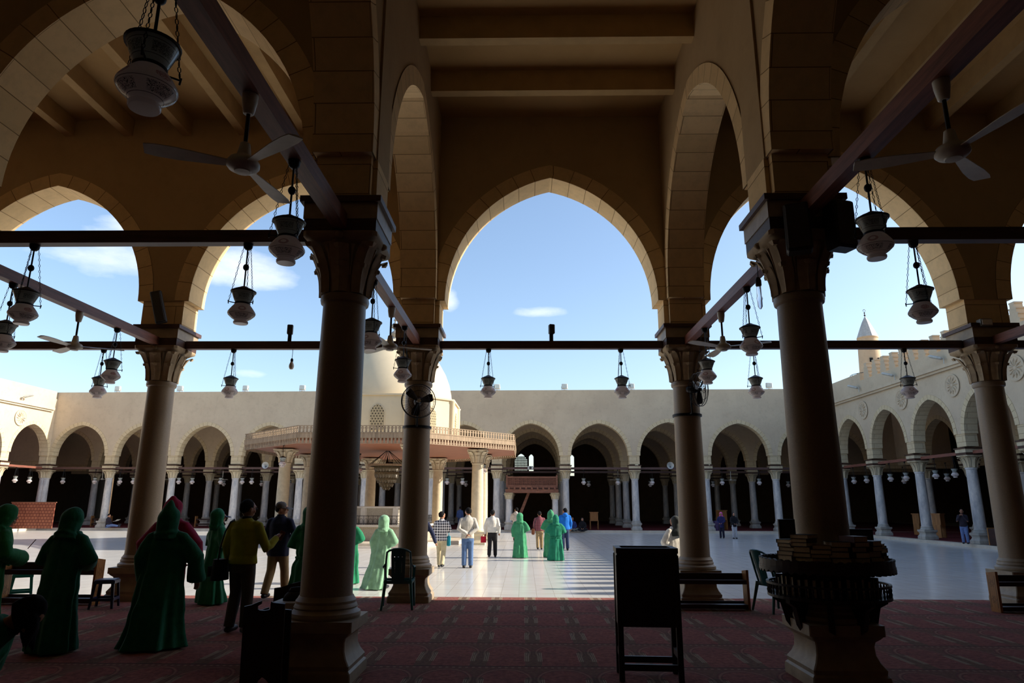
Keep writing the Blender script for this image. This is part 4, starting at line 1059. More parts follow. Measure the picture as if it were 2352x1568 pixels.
# chandelier under the fountain ceiling and small lanterns
m_crys = plain('smoky crystal', hx(104,92,70), .25, .1, .3, 20)
ch = E('chandelier', (FX, FY-.5, ZG+4.56), 0, 'large crystal chandelier hanging under the fountain ceiling', 'chandelier')
p = MB()
for k in range(8):
    t = k*PI/4; p.tube([(.06*math.cos(t),.06*math.sin(t),0),(.95*math.cos(t),.95*math.sin(t),-.72)], .014, 4)
p.build('chains', m_black, ch)
p = MB(); p.lathe([(.86,-.8),(.98,-.8),(.98,-.7),(.86,-.7),(.86,-.8)], 32); p.build('ring', m_fwood, ch)
for rr_, z0, z1 in ((.62,-1.05,-.8),(.6,-1.35,-1.08),(.48,-1.6,-1.36),(.34,-1.8,-1.62),(.18,-1.95,-1.8)):
    nn = max(10, int(rr_*40))
    p = MB(); A = []
    for f, dr in ((0,0),(.15,.012),(.5,.02),(1,-.05)):
        A.append([((rr_+dr+.022*(k % 2))*math.cos(PI*k/nn), (rr_+dr+.022*(k % 2))*math.sin(PI*k/nn), z1+(z0-z1)*f-(.05 if f == 1 and k % 2 else 0)) for k in range(2*nn)])
    p.loft(A); p.build('crystal_tier', m_crys, ch, angle=10)
p = MB(); p.lathe([(0,-1.97),(.12,-1.9),(.3,-1.68),(.44,-1.4),(.5,-1.1),(.4,-.9),(.15,-.82),(.05,-.5),(0,-.2)], 20); p.build('stem', m_gasket, ch)
for k, (dx, dy, lab) in enumerate(((-4.0,-4.6,'small lantern under the left part of the fountain eave'), (2.2,-5.0,'small lantern hanging under the right part of the fountain eave'), (-1.9,1.5,'small lantern left of the chandelier under the fountain ceiling'), (4.7,-1.2,'small lantern by the right pair of fountain columns'), (4.9,1.0,'small lantern hanging at the right end of the fountain eave'))):
    far_lan(FX+dx, FY+dy, ZG+4.56, lab, 'lanterns under the fountain eave')
purge(lanF)

# ------------------------------------------------------------------ wooden tribune in front of the far portico
m_trib = wood('red brown tribune timber', hx(128,82,62), .5, 'X', .8)
tr = E('tribune', FP(.55, -.35, 0)[:2] + (ZF,), FA, 'wooden tribune with a pierced parapet on four marble columns at the far portico', 'platform')
for sx in (-1.62, 1.62):
    for sy in (0, 1.9):
        c = E('column', (sx, sy, 0)); c.parent = tr
        b = MB(); b.loft([sqring(h, z, .01) for h, z in ((.3,0),(.3,.25),(.24,.32),(.23,.4),(.28,.46),(.28,.52))]); b.build('base', m_marble_base, c, angle=30)
        s = MB(); s.lathe([(.25,.52),(.23,.6),(.215,.64),(.2,2.0),(.225,2.02),(.225,2.07),(.2,2.08)], 16); s.build('shaft', m_marble_col, c)
        capital_mb(2.08, 2.5, .2, .3, 14, det=False).build('capital', m_marble_cap, c, angle=45)
p = MB(); p.box(-1.85,1.85,-.22,2.12,2.5,2.74); p.build('platform_beam', m_trib, tr, smooth=False)
for k in range(9):
    p = MB(); p.box(-1.6+k*.4-.06,-1.6+k*.4+.06,-.3,-.2,2.74,2.92); p.build('joist_end', m_trib, tr, smooth=False)
def lattice_panel(x0, x1, y, z0, z1, name):
    p = MB(); p.box(x0,x1,y-.03,y+.03,z0,z0+.1); p.box(x0,x1,y-.03,y+.03,z1-.1,z1); p.box(x0,x0+.1,y-.05,y+.05,z0,z1+.1); p.box(x1-.1,x1,y-.05,y+.05,z0,z1+.1)
    n = 12; w = (x1-x0-.2)/n
    for i in range(n):
        for j in range(3):
            cx_, cz_ = x0+.1+w*(i+.5), z0+.1+(z1-z0-.2)*(j+.5)/3; r = min(w*.5, .1)
            p.tube([(cx_+r*math.cos(t), y, cz_+r*math.sin(t)) for t in [q_*PI/4+PI/8 for q_ in range(8)]], .014, 4, loop=True)
            p.tube([(cx_-w/2, y, cz_-.1), (cx_+w/2, y, cz_+.1)], .012, 4); p.tube([(cx_-w/2, y, cz_+.1), (cx_+w/2, y, cz_-.1)], .012, 4)
    return p.build(name, m_trib, tr, smooth=False)
lattice_panel(-1.8, 1.8, -.2, 2.92, 3.62, 'pierced_parapet')
p = MB(); p.box(-1.8,1.8,-.25,-.15,2.86,2.94); p.build('parapet_rail', m_trib, tr, smooth=False)
p = MB(); p.box(-1.85,1.85,2.0,2.1,2.74,3.6); p.build('rear_parapet', m_trib, tr, smooth=False)
p = MB(); p.prism([(-.35,2.5),(-.15,2.5),(-1.15,.0),(-1.4,.0)], .7, .8); p.build('stair_stringer', m_trib, tr, smooth=False)

# ------------------------------------------------------------------ medallions, minaret
def rosette(x, y, z, rz, lab, grp):
    p = MB()
    p.lathe([(.5,0),(.56,.02),(.56,.05),(.5,.06),(.47,.035),(.44,.03),(0,.03)], 36)
    for k in range(12):
        t = 2*PI*k/12; p.tube([(.1*math.cos(t),.1*math.sin(t),.035),(.28*math.cos(t+.12),.28*math.sin(t+.12),.06),(.43*math.cos(t),.43*math.sin(t),.035)], [.02,.05,.02], 6)
    p.ell((0,0,.04), (.1,.1,.04), 12, 6)
    p.xf(Matrix.Rotation(rz, 4, 'Z') @ Matrix.Rotation(PI/2, 4, 'Y'))
    o = p.build('rosette', m_plaster_far); o.location = (x, y, z); return tag(o, lab, 'medallion', grp)
for i, y in enumerate((42.2, 37.8, 33.2, 28.8, 24.5)): rosette(XR-.325, y, 7.4, PI, 'round carved rosette on the right facade, %s from the far corner' % ORD[i], 'rosettes of the right facade')
for i, y in enumerate((46.3, 41.5)): rosette(XW+.325, y, 7.4, 0, 'round carved rosette on the sunlit left facade, %s from the far corner' % ORD[i], 'rosettes of the left facade')
mn = E('minaret', (30.0, 58, 9.0), 0, 'slender pale minaret with a conical cap beyond the right corner', 'minaret')
p = MB(); p.lathe([(1.15,0),(1.1,1.5),(1.02,2.6),(.95,3.6),(.82,6.75),(.86,6.8),(.86,6.9)], 28); p.build('shaft', m_plaster_far, mn)
p = MB(); p.lathe([(.86,6.9),(.55,7.7),(.3,8.3),(.06,8.75),(0,8.8)], 12); p.build('conical_cap', m_flood, mn, angle=20)
p = MB(); p.lathe([(.03,8.7),(.03,8.85),(.09,8.92),(.03,9.0),(.03,9.08),(.07,9.14),(.02,9.2),(.02,9.26)], 10)
p.tube([(.1*math.sin(t), 0, 9.36-.1*math.cos(t)) for t in [i*PI*2/12*.8+.6 for i in range(13)]], .018, 5); p.build('finial', m_gasket, mn)
for t in (-1.95, -1.2):
    p = MB(); p.obox((.93*math.cos(t), .93*math.sin(t), 4.75), (.12,.25,.34), rz3(t)); p.build('window_opening', m_black, mn, smooth=False)
p = MB(); p.lathe([(1.1,2.5),(1.75,2.6),(1.75,2.75),(1.0,2.76)], 24); p.build('balcony', m_plaster_far, mn)
p = MB()
for z in (3.15, 3.6): p.tube([(1.7*math.cos(2*PI*i/24), 1.7*math.sin(2*PI*i/24), z) for i in range(24)], .025, 4, loop=True)
for i in range(16): t = 2*PI*i/16; p.tube([(1.7*math.cos(t),1.7*math.sin(t),2.7),(1.7*math.cos(t),1.7*math.sin(t),3.6)], .025, 4)
p.build('railing', m_black, mn)

# ------------------------------------------------------------------ furniture in the near portico
m_dk = wood('dark walnut', hx(46,30,24), .45, 'Z', 1)
m_dkX = wood('dark walnut boards', hx(60,38,30), .45, 'X', 1)
m_oak = wood('varnished oak', hx(164,112,62), .4, 'Z', 1)
cab = E('cabinet_stand', (1.25, 7.38, 0), -.06, 'dark wooden box cabinet on four tall legs seen from behind', 'cabinet')
p = MB()
for s in (-1, 1): p.box(s*.29-.012, s*.29+.012, -.2, .2, .5, 1.2)
p.box(-.29,.29,-.2,-.18,.5,1.2); p.box(-.29,.29,.18,.2,.5,1.2); p.box(-.28,.28,-.19,.19,.5,.52); p.box(-.28,.28,-.19,.19,1.1,1.12)
p.build('body', m_dk, cab, smooth=False)
p = MB()
for a in ((-.31,.31,-.22,-.16),(-.31,.31,.16,.22)): p.box(*a, 1.2, 1.25)
for a in ((-.31,-.25,-.16,.16),(.25,.31,-.16,.16)): p.box(*a, 1.2, 1.25)
p.build('top_rim', m_dkX, cab, smooth=False)
for sx in (-1, 1):
    for sy in (-1, 1):
        p = MB(); p.bbox((sx*.285, sy*.185, .59), (.055,.055,1.18), .006); p.build('leg', m_dk, cab)
for y, z in ((-.185,.13),(.185,.13)):
    p = MB(); p.box(-.26,.26,y-.015,y+.015,z-.03,z+.03); p.build('stretcher', m_dkX, cab, smooth=False)
for x in (-.285,.285):
    p = MB(); p.box(x-.015,x+.015,-.16,.16,.2,.26); p.build('stretcher', m_dkX, cab, smooth=False)
m_carve = None
def mk_carve():
    k = N('carved oak panel'); co = k.obj()
    sp = k.new('SeparateXYZ'); k.link(co, sp.inputs[0])
    Y, Z = sp.outputs[1], sp.outputs[2]
    base = k.mix(k.ramp(k.noise(k.scale(co, 14, 14, 1.5), 1.5, 5), .3, .7), hx(140,92,50), hx(178,124,72))
    lines = None
    for zc in (.19, .44):
        dz = k.math('SUBTRACT', Z, zc); d = k.math('SQRT', k.math('ADD', k.math('MULTIPLY', Y, Y), k.math('MULTIPLY', dz, dz)))
        an = k.math('ARCTAN2', dz, Y); rad = k.math('ADD', .048, k.math('MULTIPLY', k.math('COSINE', k.math('MULTIPLY', an, 6)), .012))
        for sc in (1.0, .55):
            q_ = k.math('LESS_THAN', k.math('ABSOLUTE', k.math('SUBTRACT', d, k.math('MULTIPLY', rad, sc))), .0035)
            lines = q_ if lines is None else k.math('MAXIMUM', lines, q_)
    for hw in (.085, .072):
        q_ = k.math('MULTIPLY', k.math('LESS_THAN', k.math('ABSOLUTE', k.math('SUBTRACT', k.math('ABSOLUTE', Y), hw)), .003), k.math('LESS_THAN', k.math('ABSOLUTE', k.math('SUBTRACT', Z, .315)), .25))
        lines = k.math('MAXIMUM', lines, q_)
    k.col(k.mix(lines, base, hx(60,34,20))); k.bump(k.math('SUBTRACT', 1, lines), .6, .01)
    return k.fin(.4, 0, .4)
m_carve = mk_carve()
def shoe_rack(x0, x1, y, lab, lean=.1):
    """low two-tier rack: leaning end panels, two trough shelves with front rails"""
    root = E('shoe_rack', ((x0+x1)/2, y, 0), 0, lab, 'shoe rack', 'low wooden shoe racks at the courtyard edge')
    w = (x1-x0)/2
    for s in (-1, 1):
        p = MB(); p.prism([(-.115+0,0),(.115,0),(.115,.6),(-.115,.63)], -.02, .02)
        p.xf(Matrix.Rotation(PI/2, 4, 'Z')); o = p.build('end_panel', m_carve, root, smooth=False); o.location = (s*w, 0, 0); o.rotation_euler = (-lean*0, s*.0, 0)
    for z, zz in ((.44,.56),(.06,.12)):
        p = MB(); p.box(-w+.02,w-.02,-.1,.12,z,z+.025); p.build('shelf_board', m_dkX, root, smooth=False)
        p = MB(); p.box(-w+.02,w-.02,.1,.122,z,zz); p.build('rear_rail', m_dkX, root, smooth=False)
        p = MB(); p.box(-w+.02,w-.02,-.12,-.1,z-.035,z+.03); p.build('front_rail', m_dkX, root, smooth=False)
    return root
shoe_rack(2.0, 3.68, 11.95, 'low wooden shoe rack standing right of the dark cabinet')
shoe_rack(7.68, 9.5, 11.85, 'low wooden shoe rack with a carved oak end at the right edge')
shoe_rack(-8.9, -7.3, 12.1, 'low wooden shoe rack behind the navy stool on the left').scale = (1,1,1.2)

# plastic armchairs
m_teal = plain('dark teal plastic', hx(26,84,84), .32, 0, .06, 10, 0, .5)
def armchair(x, y, rz, lab):
    root = E('plastic_armchair', (x, y, .004), rz, lab, 'chair', 'teal plastic armchairs')   # sitter faces +Y
    p = MB(); rings = []
    for i in range(9):
        t = i/8; yy = -.2+.42*t
        w = .2+.04*t; z = .43 - .02*math.sin(t*PI) + (.0 if t < .85 else -.02)
        rings.append([(-w,yy,z-.012),(-w*.5,yy,z-.022),(w*.5,yy,z-.022),(w,yy,z-.012),(w,yy,z+.01),(w*.5,yy,z-.004),(-w*.5,yy,z-.004),(-w,yy,z+.01)])
    p.loft(rings); p.build('seat', m_teal, root)
    def bp(u, v):       # back surface: u -1..1, v 0..1
        z = .44+.46*v; y0 = -.2-.12*v-.02*v*v; w = .2-.012*v+.012*math.sin(v*PI)
        return Vector((u*w, y0+.035*u*u-.03*(1-abs(u)), z))
    b = MB()   # back frame: hoop around a panel with vertical slots
    hoop = [bp(-1, v/7) for v in range(8)] + [bp(-.8, 1.06), bp(-.4, 1.11), bp(0, 1.125), bp(.4, 1.11), bp(.8, 1.06)] + [bp(1, 1-v/7) for v in range(8)]
    b.tube(hoop, .017, 8); b.build('back_frame', m_teal, root)
    b = MB(); gaps = [-.68,-.3,-.22,.22,.3,.68]
    for u0, u1, v0, v1 in ((-.62,.62,-.04,.3),(-.62,.62,.86,1.1),(-.62,-.36,.3,.86),(-.3,-.04,.3,.86),(.04,.3,.3,.86),(.36,.62,.3,.86)):
        A = []
        for i in range(7):
            u = u0+(u1-u0)*i/6; kk = .82+.18*max(0, min(1, v0 if v0 > 0 else 0))
            A.append([bp(u*(.8+.2*min(1, max(0, v0))), v0)+Vector((0,-.006,0)), bp(u*(.8+.2*min(1, max(0, v0))), v0)+Vector((0,.005,0)), bp(u*(.8+.2*min(1, v1)), v1)+Vector((0,.005,0)), bp(u*(.8+.2*min(1, v1)), v1)+Vector((0,-.006,0))])
        b.loft(A)
    for u in (-.33, 0, .33): b.loft([[bp(u-.05,v/6)+Vector((0,-.003,0)), bp(u+.05,v/6)+Vector((0,-.003,0)), bp(u+.05,v/6)+Vector((0,.003,0)), bp(u-.05,v/6)+Vector((0,.003,0))] for v in range(1, 6)])
    b.build('back_panel', m_teal, root)
    for s in (-1, 1):
        a = MB(); pts = [bp(s*1.0, .62), Vector((s*.235,-.2,.665)), Vector((s*.25,-.05,.66)), Vector((s*.25,.12,.645)), Vector((s*.245,.2,.6)), Vector((s*.24,.215,.45))]
        a.tube(pts, [.016,.026,.03,.03,.026,.022], 8, flat=.55); a.build('arm', m_teal, root)
        a = MB(); a.tube([(s*.235,.21,.46),(s*.25,.225,.22),(s*.262,.24,.0)], [.028,.024,.019], 8); a.build('leg', m_teal, root)
        a = MB(); a.tube([(s*.2,-.19,.45),(s*.225,-.24,.22),(s*.25,-.29,.0)], [.03,.024,.019], 8); a.build('leg', m_teal, root)
    a = MB(); a.tube([(-.235,.2,.42),(.235,.2,.42)], .02, 6, flat=1.6); a.tube([(-.21,-.2,.42),(.21,-.2,.42)], .018, 6, flat=1.6)
    for s in (-1, 1): a.tube([(s*.22,-.2,.42),(s*.24,.2,.42)], .018, 6, flat=1.6)
    a.build('apron', m_teal, root)
armchair(-2.1, 11.9, .12, 'teal plastic armchair seen from behind, in front of the wall fan column')
armchair(4.1, 11.75, PI/2+.35+PI, 'teal plastic armchair turned sideways beside the round book shelves')
def stool(x, y, rz, mat, lab):
    root = E('plastic_stool', (x, y, 0), rz, lab, 'stool', 'plastic stools')
    p = MB(); p.bbox((0,0,.435), (.3,.3,.03), .012); p.build('seat', mat, root)
    for k in range(4):
        a = k*PI/2; p = MB()
        o0, o1, i0, i1 = .148, .185, .112, .135
        # side panel with an opening: two tapering legs and a low crossbar
        for s in (-1, 1):
            p.add([(s*o0,-o0,.43),(s*(o0-.045),-o0,.43),(s*(o1-.035),-o1,0),(s*o1,-o1,0),(s*o0,-o0+.012,.43),(s*(o0-.045),-o0+.012,.43),(s*(o1-.035),-o1+.012,0),(s*o1,-o1+.012,0)], [(0,1,2,3),(7,6,5,4),(0,4,5,1),(1,5,6,2),(2,6,7,3),(3,7,4,0)])
        p.box(-.148,.148,-.16,-.146,.385,.43); p.box(-.165,.165,-.175,-.16,.12,.165)
        p.xf(Matrix.Rotation(a, 4, 'Z')); p.build('leg_panel', mat, root, smooth=False)
stool(-6.93, 11.75, .25, plain('navy plastic', hx(36,38,74), .35, 0, .06, 10), 'navy plastic stool on the carpet by the leftmost courtyard column')
stool(-8.98, 12.62, .6, plain('sea green plastic', hx(40,150,132), .35, 0, .06, 10), 'sea green plastic stool half in the sun at the left edge')

# dark reading stand, side table with bag, near the left column
rs = E('reading_stand', (-2.35, 6.45, 0), .1, 'tall dark wooden reading stand with a notched top by the near left column', 'lectern')
def stand_board():
    pol = [(-.19,0),(-.13,0),(-.09,.12),(-.045,.17),(0,.2),(.045,.17),(.09,.12),(.13,0),(.19,0),(.19,.885),(.1,.895),(.075,.9),(.06,.91),(.055,.88),(.058,.85),(.05,.83),(.0,.822),(-.045,.826),(-.062,.838),(-.066,.855),(-.055,.872),(-.03,.885),(-.03,.915),(-.06,.905),(-.12,.878),(-.19,.862)]
    p = MB(); p.prism([(x*.95, z*.9) for x, z in pol], -.012, .012); return p
o = stand_board().build('board', m_dk, rs, smooth=False); o.rotation_euler = (.1, 0, 0); o.location = (0, .12, 0)
o = stand_board().build('board', m_dk, rs, smooth=False); o.rotation_euler = (.1, 0, 0); o.location = (.02, .3, -.0); o.scale = (1, 1, .9)
mb_ = E('marble_block', (-2.36, 7.92, 0), 0, 'pale stone block standing left of the near left column', 'stone block')
p = MB(); p.bbox((-.22,.1,.315), (.36,.5,.63), .01); p.build('block', m_base, mb_)
bh = E('headboard_bench', (-2.68, 8.56, -.09), 0, 'dark low bench with an arched back behind the near left column', 'bench')
p = MB(); p.prism([(-.32,.45),(.32,.45),(.32,.78),(.24,.79),(.12,.83),(0,.86),(-.12,.83),(-.24,.79),(-.32,.78)], -.02, .02); p.build('arched_back', m_dk, bh, smooth=False)
p = MB(); p.box(-.32,.32,-.3,.02,.42,.46); p.build('seat', m_dkX, bh, smooth=False)
for sx in (-.29,.29):
    for sy in (-.27,-.01):
        p = MB(); p.box(sx-.025,sx+.025,sy-.025,sy+.025,.09,.42); p.build('leg', m_dk, bh, smooth=False)
bg = E('handbag', (-2.53, 7.98, .631), .3, 'soft dark handbag lying on the pale stone block', 'bag')
p = MB(); p.loft([[(x*(.16-.05*t*t), y*(.09-.05*t*t)+.008*math.sin(5*x), .0+.09*t) for x, y in [(math.cos(a), math.sin(a)) for a in [k*2*PI/14 for k in range(28)]]] for t in (0,.15,.35,.55,.75,.9,1)]); p.build('body', m_spk, bg)
p = MB(); p.tube([(-.1,0,.1),(-.08,.03,.125),(0,.05,.13),(.08,.03,.125),(.1,0,.1)], .008, 6); p.build('handle', m_spk, bg)

# ------------------------------------------------------------------ ring shelves around the right column, with books
RX, RY = XL[6], Y0
rg = E('ring_bookshelf', (RX, RY, 0), 0, 'two tier round wooden book shelf built around the near right column', 'bookshelf')
def ring_board(r0, r1, z, h, name, n=16):
    p = MB(); A = []
    for r, zz in ((r0,z),(r1,z),(r1,z+h),(r0,z+h),(r0,z)): A.append([(r*math.cos(2*PI*k/48), r*math.sin(2*PI*k/48), zz) for k in range(48)])
    p.loft(A, caps=False); return p.build(name, m_dk, rg, smooth=False)
ring_board(.27, .64, 1.07, .022, 'upper_shelf'); ring_board(.61, .635, 1.09, .05, 'upper_rim')
ring_board(.27, .58, .78, .025, 'lower_shelf'); ring_board(.555, .585, .9, .02, 'lower_rail')
p = MB(); p.lathe([(.006,.805),(.012,.83),(.006,.85),(.013,.87),(.006,.9)], 6); me_ = p.mesh('spindle', [m_dk])
for k in range(60):
    t = 2*PI*k/60; o = bpy.data.objects.new('spindle', me_); COL.objects.link(o); o.parent = rg; o.location = (.57*math.cos(t), .57*math.sin(t), 0)
p = MB(); A = []
for r, z in ((.6,1.07),(.642,1.07),(.642,1.045),(.6,1.045),(.6,1.07)):
    A.append([(r*math.cos(2*PI*k/192), r*math.sin(2*PI*k/192), z - (.02 if z < 1.05 and k % 4 < 2 else 0)) for k in range(192)])
p.loft(A, caps=False); p.build('scalloped_edge', m_dk, rg, smooth=False)
p = MB(); A = []
for r, z in ((.608,1.14),(.638,1.14),(.638,1.158),(.608,1.158),(.608,1.14)):
    A.append([(r*math.cos(2*PI*k/192), r*math.sin(2*PI*k/192), z - (.012 if z > 1.15 and k % 4 < 2 else 0)) for k in range(192)])
p.loft(A, caps=False); p.build('beaded_rim', m_dk, rg, smooth=False)
for k in range(8):
    t = 2*PI*k/8 + .4; M_ = rz3(t)
    p = MB(); p.prism([(.27,.78),(.53,.78),(.53,.74),(.46,.7),(.44,.62),(.42,.53),(.37,.46),(.31,.47),(.29,.51),(.335,.55),(.345,.6),(.31,.67),(.27,.68)], -.028, .028, 0, M_); p.build('bracket', m_dk, rg, smooth=False)
    p = MB(); p.prism([(.27,1.07),(.58,1.07),(.52,1.03),(.42,.99),(.34,.96),(.27,.95)], -.018, .018, 0, M_); p.build('bracket', m_dk, rg, smooth=False)
bookcols = [hx(40,34,30), hx(86,44,34), hx(52,58,50), hx(96,72,44), hx(34,40,60), hx(66,30,34), hx(88,84,72), hx(30,30,34), hx(110,88,60)]
m_books = [plain('book cloth %s' % ['black','russet','grey green','tan','navy','maroon','grey','charcoal','ochre'][i], c, .6, 0, .12, 12) for i, c in enumerate(bookcols)]
m_page = plain('paper edges', hx(206,190,158), .9, 0, .12, 60)
bnames = ['black','russet','grey green','tan','navy','maroon','grey','charcoal','ochre']
rb = random.Random(5)
def book(loc, M_, w, d, h, ci, lab, grp):
    """closed book: cover wraps three sides of a page block; w across, d deep, h thick"""
    root = E('book', loc, 0, lab, 'book', grp); root.rotation_euler = M_.to_euler()
    p = MB(); c = .004
    p.box(-w/2,w/2,-d/2,d/2,0,c); p.box(-w/2,w/2,-d/2,d/2,h-c,h); p.box(-w/2,-w/2+c,-d/2,d/2,c,h-c); p.build('cover', m_books[ci], root, smooth=False)
    p = MB(); p.box(-w/2+c,w/2-.006,-d/2+.005,d/2-.005,c,h-c); p.build('pages', m_page, root, smooth=False)
stacks = [(-152, 'at the far left', 6), (-134, 'second from the left', 7), (-116, 'third from the left', 5), (-98, 'left of the middle', 5), (-76, 'right of the middle', 6), (-56, 'third from the right', 5), (-36, 'second from the right', 5), (-16, 'at the far right', 4)]
STACKTOP = []
for a, where, n in stacks:
    t = R(a); z = 1.093; cx_, cy_ = RX + .45*math.cos(t), RY + .45*math.sin(t)
    for k in range(n):
        h = rb.uniform(.032,.056); w, d = rb.uniform(.15,.19), rb.uniform(.2,.25)
        M_ = rz3(t + PI/2*(1 if rb.random() < .8 else -1) + rb.uniform(-.12,.12))
        pos = 'topmost' if k == n-1 else 'lowest' if k == 0 else ORD[k] + ' from below'
        ci = rb.randrange(9)
        book((cx_+rb.uniform(-.012,.012), cy_+rb.uniform(-.012,.012), z), M_, w, d, h, ci, '%s book, %s in the upper ring shelf stack %s' % (bnames[ci], pos, where), 'books stacked on the upper ring shelf')
        z += h+.001
    STACKTOP.append(z)
for k in range(17):
    t = R(-190 + k*8.8); h = rb.uniform(.028,.045); hh = rb.uniform(.16,.19)
    cx_, cy_ = RX + .43*math.cos(t), RY + .43*math.sin(t); ci = rb.randrange(9)
    M_ = rz3(t) @ ry3(-PI/2)
    M_ = Matrix((Vector((0,0,1)), Vector((math.cos(t), math.sin(t), 0)), Vector((-math.sin(t), math.cos(t), 0)))).transposed()
    M_ = rz3(t) @ Matrix(((0,-1,0),(0,0,-1),(1,0,0))).transposed() if False else M_
    book((cx_, cy_, .806+hh/2), M_, hh, .13, h, ci, '%s book standing upright on the lower ring shelf, %s from the left' % (bnames[ci], ORD[k] if k < 14 else ['fifteenth','sixteenth','seventeenth'][k-14]), 'books standing on the lower ring shelf')
def panel(x, y, z, rz, w, h, lab):
    root = E('framed_panel', (x, y, z), rz, lab, 'panel', 'dark framed panels among the books')
    p = MB(); p.box(-w/2,w/2,-.012,.012,0,h); p.build('frame', m_spk, root, smooth=False)
    p = MB(); p.box(-w/2+.03,w/2-.03,-.016,-.011,.03,h-.03); p.build('face', m_spk_grille, root, smooth=False)
panel(RX-.44, RY-.22, STACKTOP[0]+.002, .1, .17, .19, 'dark upright panel left of the shaft on the upper ring shelf'); panel(RX+.46, RY+.2, 1.093, -.1, .3, .34, 'dark upright panel right of the shaft on the upper ring shelf')

# ------------------------------------------------------------------ furniture far away
m_red = None
def mk_screen():
    k = N('red lattice screen'); uv = k.obj()
    mp = k.scale(uv, 1, 1, 1)
    b = k.new('TexBrick'); b.offset = .5; b.inputs['Scale'].default_value = 1; b.inputs['Brick Width'].default_value = .22; b.inputs['Row Height'].default_value = .2; b.inputs['Mortar Size'].default_value = .022
    sp = k.new('SeparateXYZ'); k.link(uv, sp.inputs[0]); cb = k.new('CombineXYZ'); k.link(sp.outputs[0], cb.inputs[0]); k.link(sp.outputs[2], cb.inputs[1]); k.link(cb.outputs[0], b.inputs['Vector'])
    b.inputs['Color1'].default_value = (*hx(150,92,68), 1); b.inputs['Color2'].default_value = (*hx(134,80,60), 1); b.inputs['Mortar'].default_value = (*hx(96,44,32), 1)
    k.col(b.outputs['Color']); return k.fin(.6, 0, .3)
m_red = mk_screen()
sc_ = E('wood_screen', (XW+1.3, 47.6, ZF), 0, 'red brown lattice wood screen at the left corner of the courtyard', 'screen')
for k in range(3):
    p = MB(); p.box(-1.5+k*1.02, -.5+k*1.02, -.03, .03, 0, 1.72); p.build('screen_panel', m_red, sc_, smooth=False)
p = MB(); p.box(-1.55, 1.6, -.05, .05, 1.72, 1.78); p.build('top_rail', m_trib, sc_, smooth=False)
def far_lectern(x, y, rz, w, h, lab):
    root = E('far_lectern', (x, y, ZF), rz, lab, 'lectern', 'oak stands in the far porticoes')
    for s in (-1, 1):
        p = MB(); p.box(s*w/2-.03, s*w/2+.03, -.2, .2, 0, h*.55); p.build('leg', m_oak, root, smooth=False)
    p = MB(); p.box(-w/2, w/2, -.22, .22, h*.5, h); p.build('box', m_oak, root, smooth=False)
    p = MB(); p.box(-w/2-.04, w/2+.04, -.26, .26, h, h+.05); p.build('top', m_oak, root, smooth=False)
x, y, z = FP(4.95, 1.4); far_lectern(x, y, 0, .55, 1.15, 'oak stand on legs in the far portico right of the seated pair')
x, y, z = FP(14.2, 2.2); far_lectern(x, y, .3, .6, 1.3, 'oak stand behind the two women at the far portico')
far_lectern(23.0, 39.3, .6, .5, 1.25, 'oak stand in the dim right portico behind its second column')
far_lectern(24.1, 43.2, .4, .5, 1.2, 'oak stand deeper in the right portico near the far corner')
def low_table(x, y, rz, lab):
    root = E('low_cabinet', (x, y, ZF), rz, lab, 'cabinet')
    p = MB(); p.bbox((0,0,.36), (.9,.5,.72), .015); p.build('body', m_dkX, root)
    for s in (-1,1):
        p = MB(); p.bbox((s*.44,0,.38), (.06,.54,.76), .01); p.build('side_panel', m_oak, root)
low_table(21.2, 31.7, PI/2, 'low oak sided cabinet at the edge of the right portico')
def bench(x, y, rz, lab, w=1.4):
    root = E('wooden_bench', (x, y, ZF), rz, lab, 'bench', 'wooden shelves in the far portico')
    for s in (-1, 1):
        p = MB(); p.box(s*w/2-.04, s*w/2+.04, -.15, .15, 0, .78); p.build('end_panel', m_oak, root, smooth=False)
    for z0 in (.15, .5):
        p = MB(); p.box(-w/2, w/2, -.14, .14, z0, z0+.1); p.build('shelf_board', m_dkX, root, smooth=False)
x, y, z = FP(-31.9, 2.2); bench(x, y, 0, 'low wooden shelf in the far portico behind the second row column at the left')
x, y, z = FP(-24.0, 2.4); bench(x, y, 0, 'low wooden shelf in the far portico right of the crimson robe')
bn = E('bucket', FP(13.25, .2)[:2] + (ZF,), 0, 'purple plastic bin beside a far marble column left of the two women', 'bin')
p = MB(); p.lathe([(.2,0),(.26,.62),(.28,.62),(.28,.65),(.25,.65),(.19,.04),(0,.04)], 18); p.build('body', plain('dull purple plastic', hx(84,64,104), .5), bn)
from mathutils import noise as mnoise
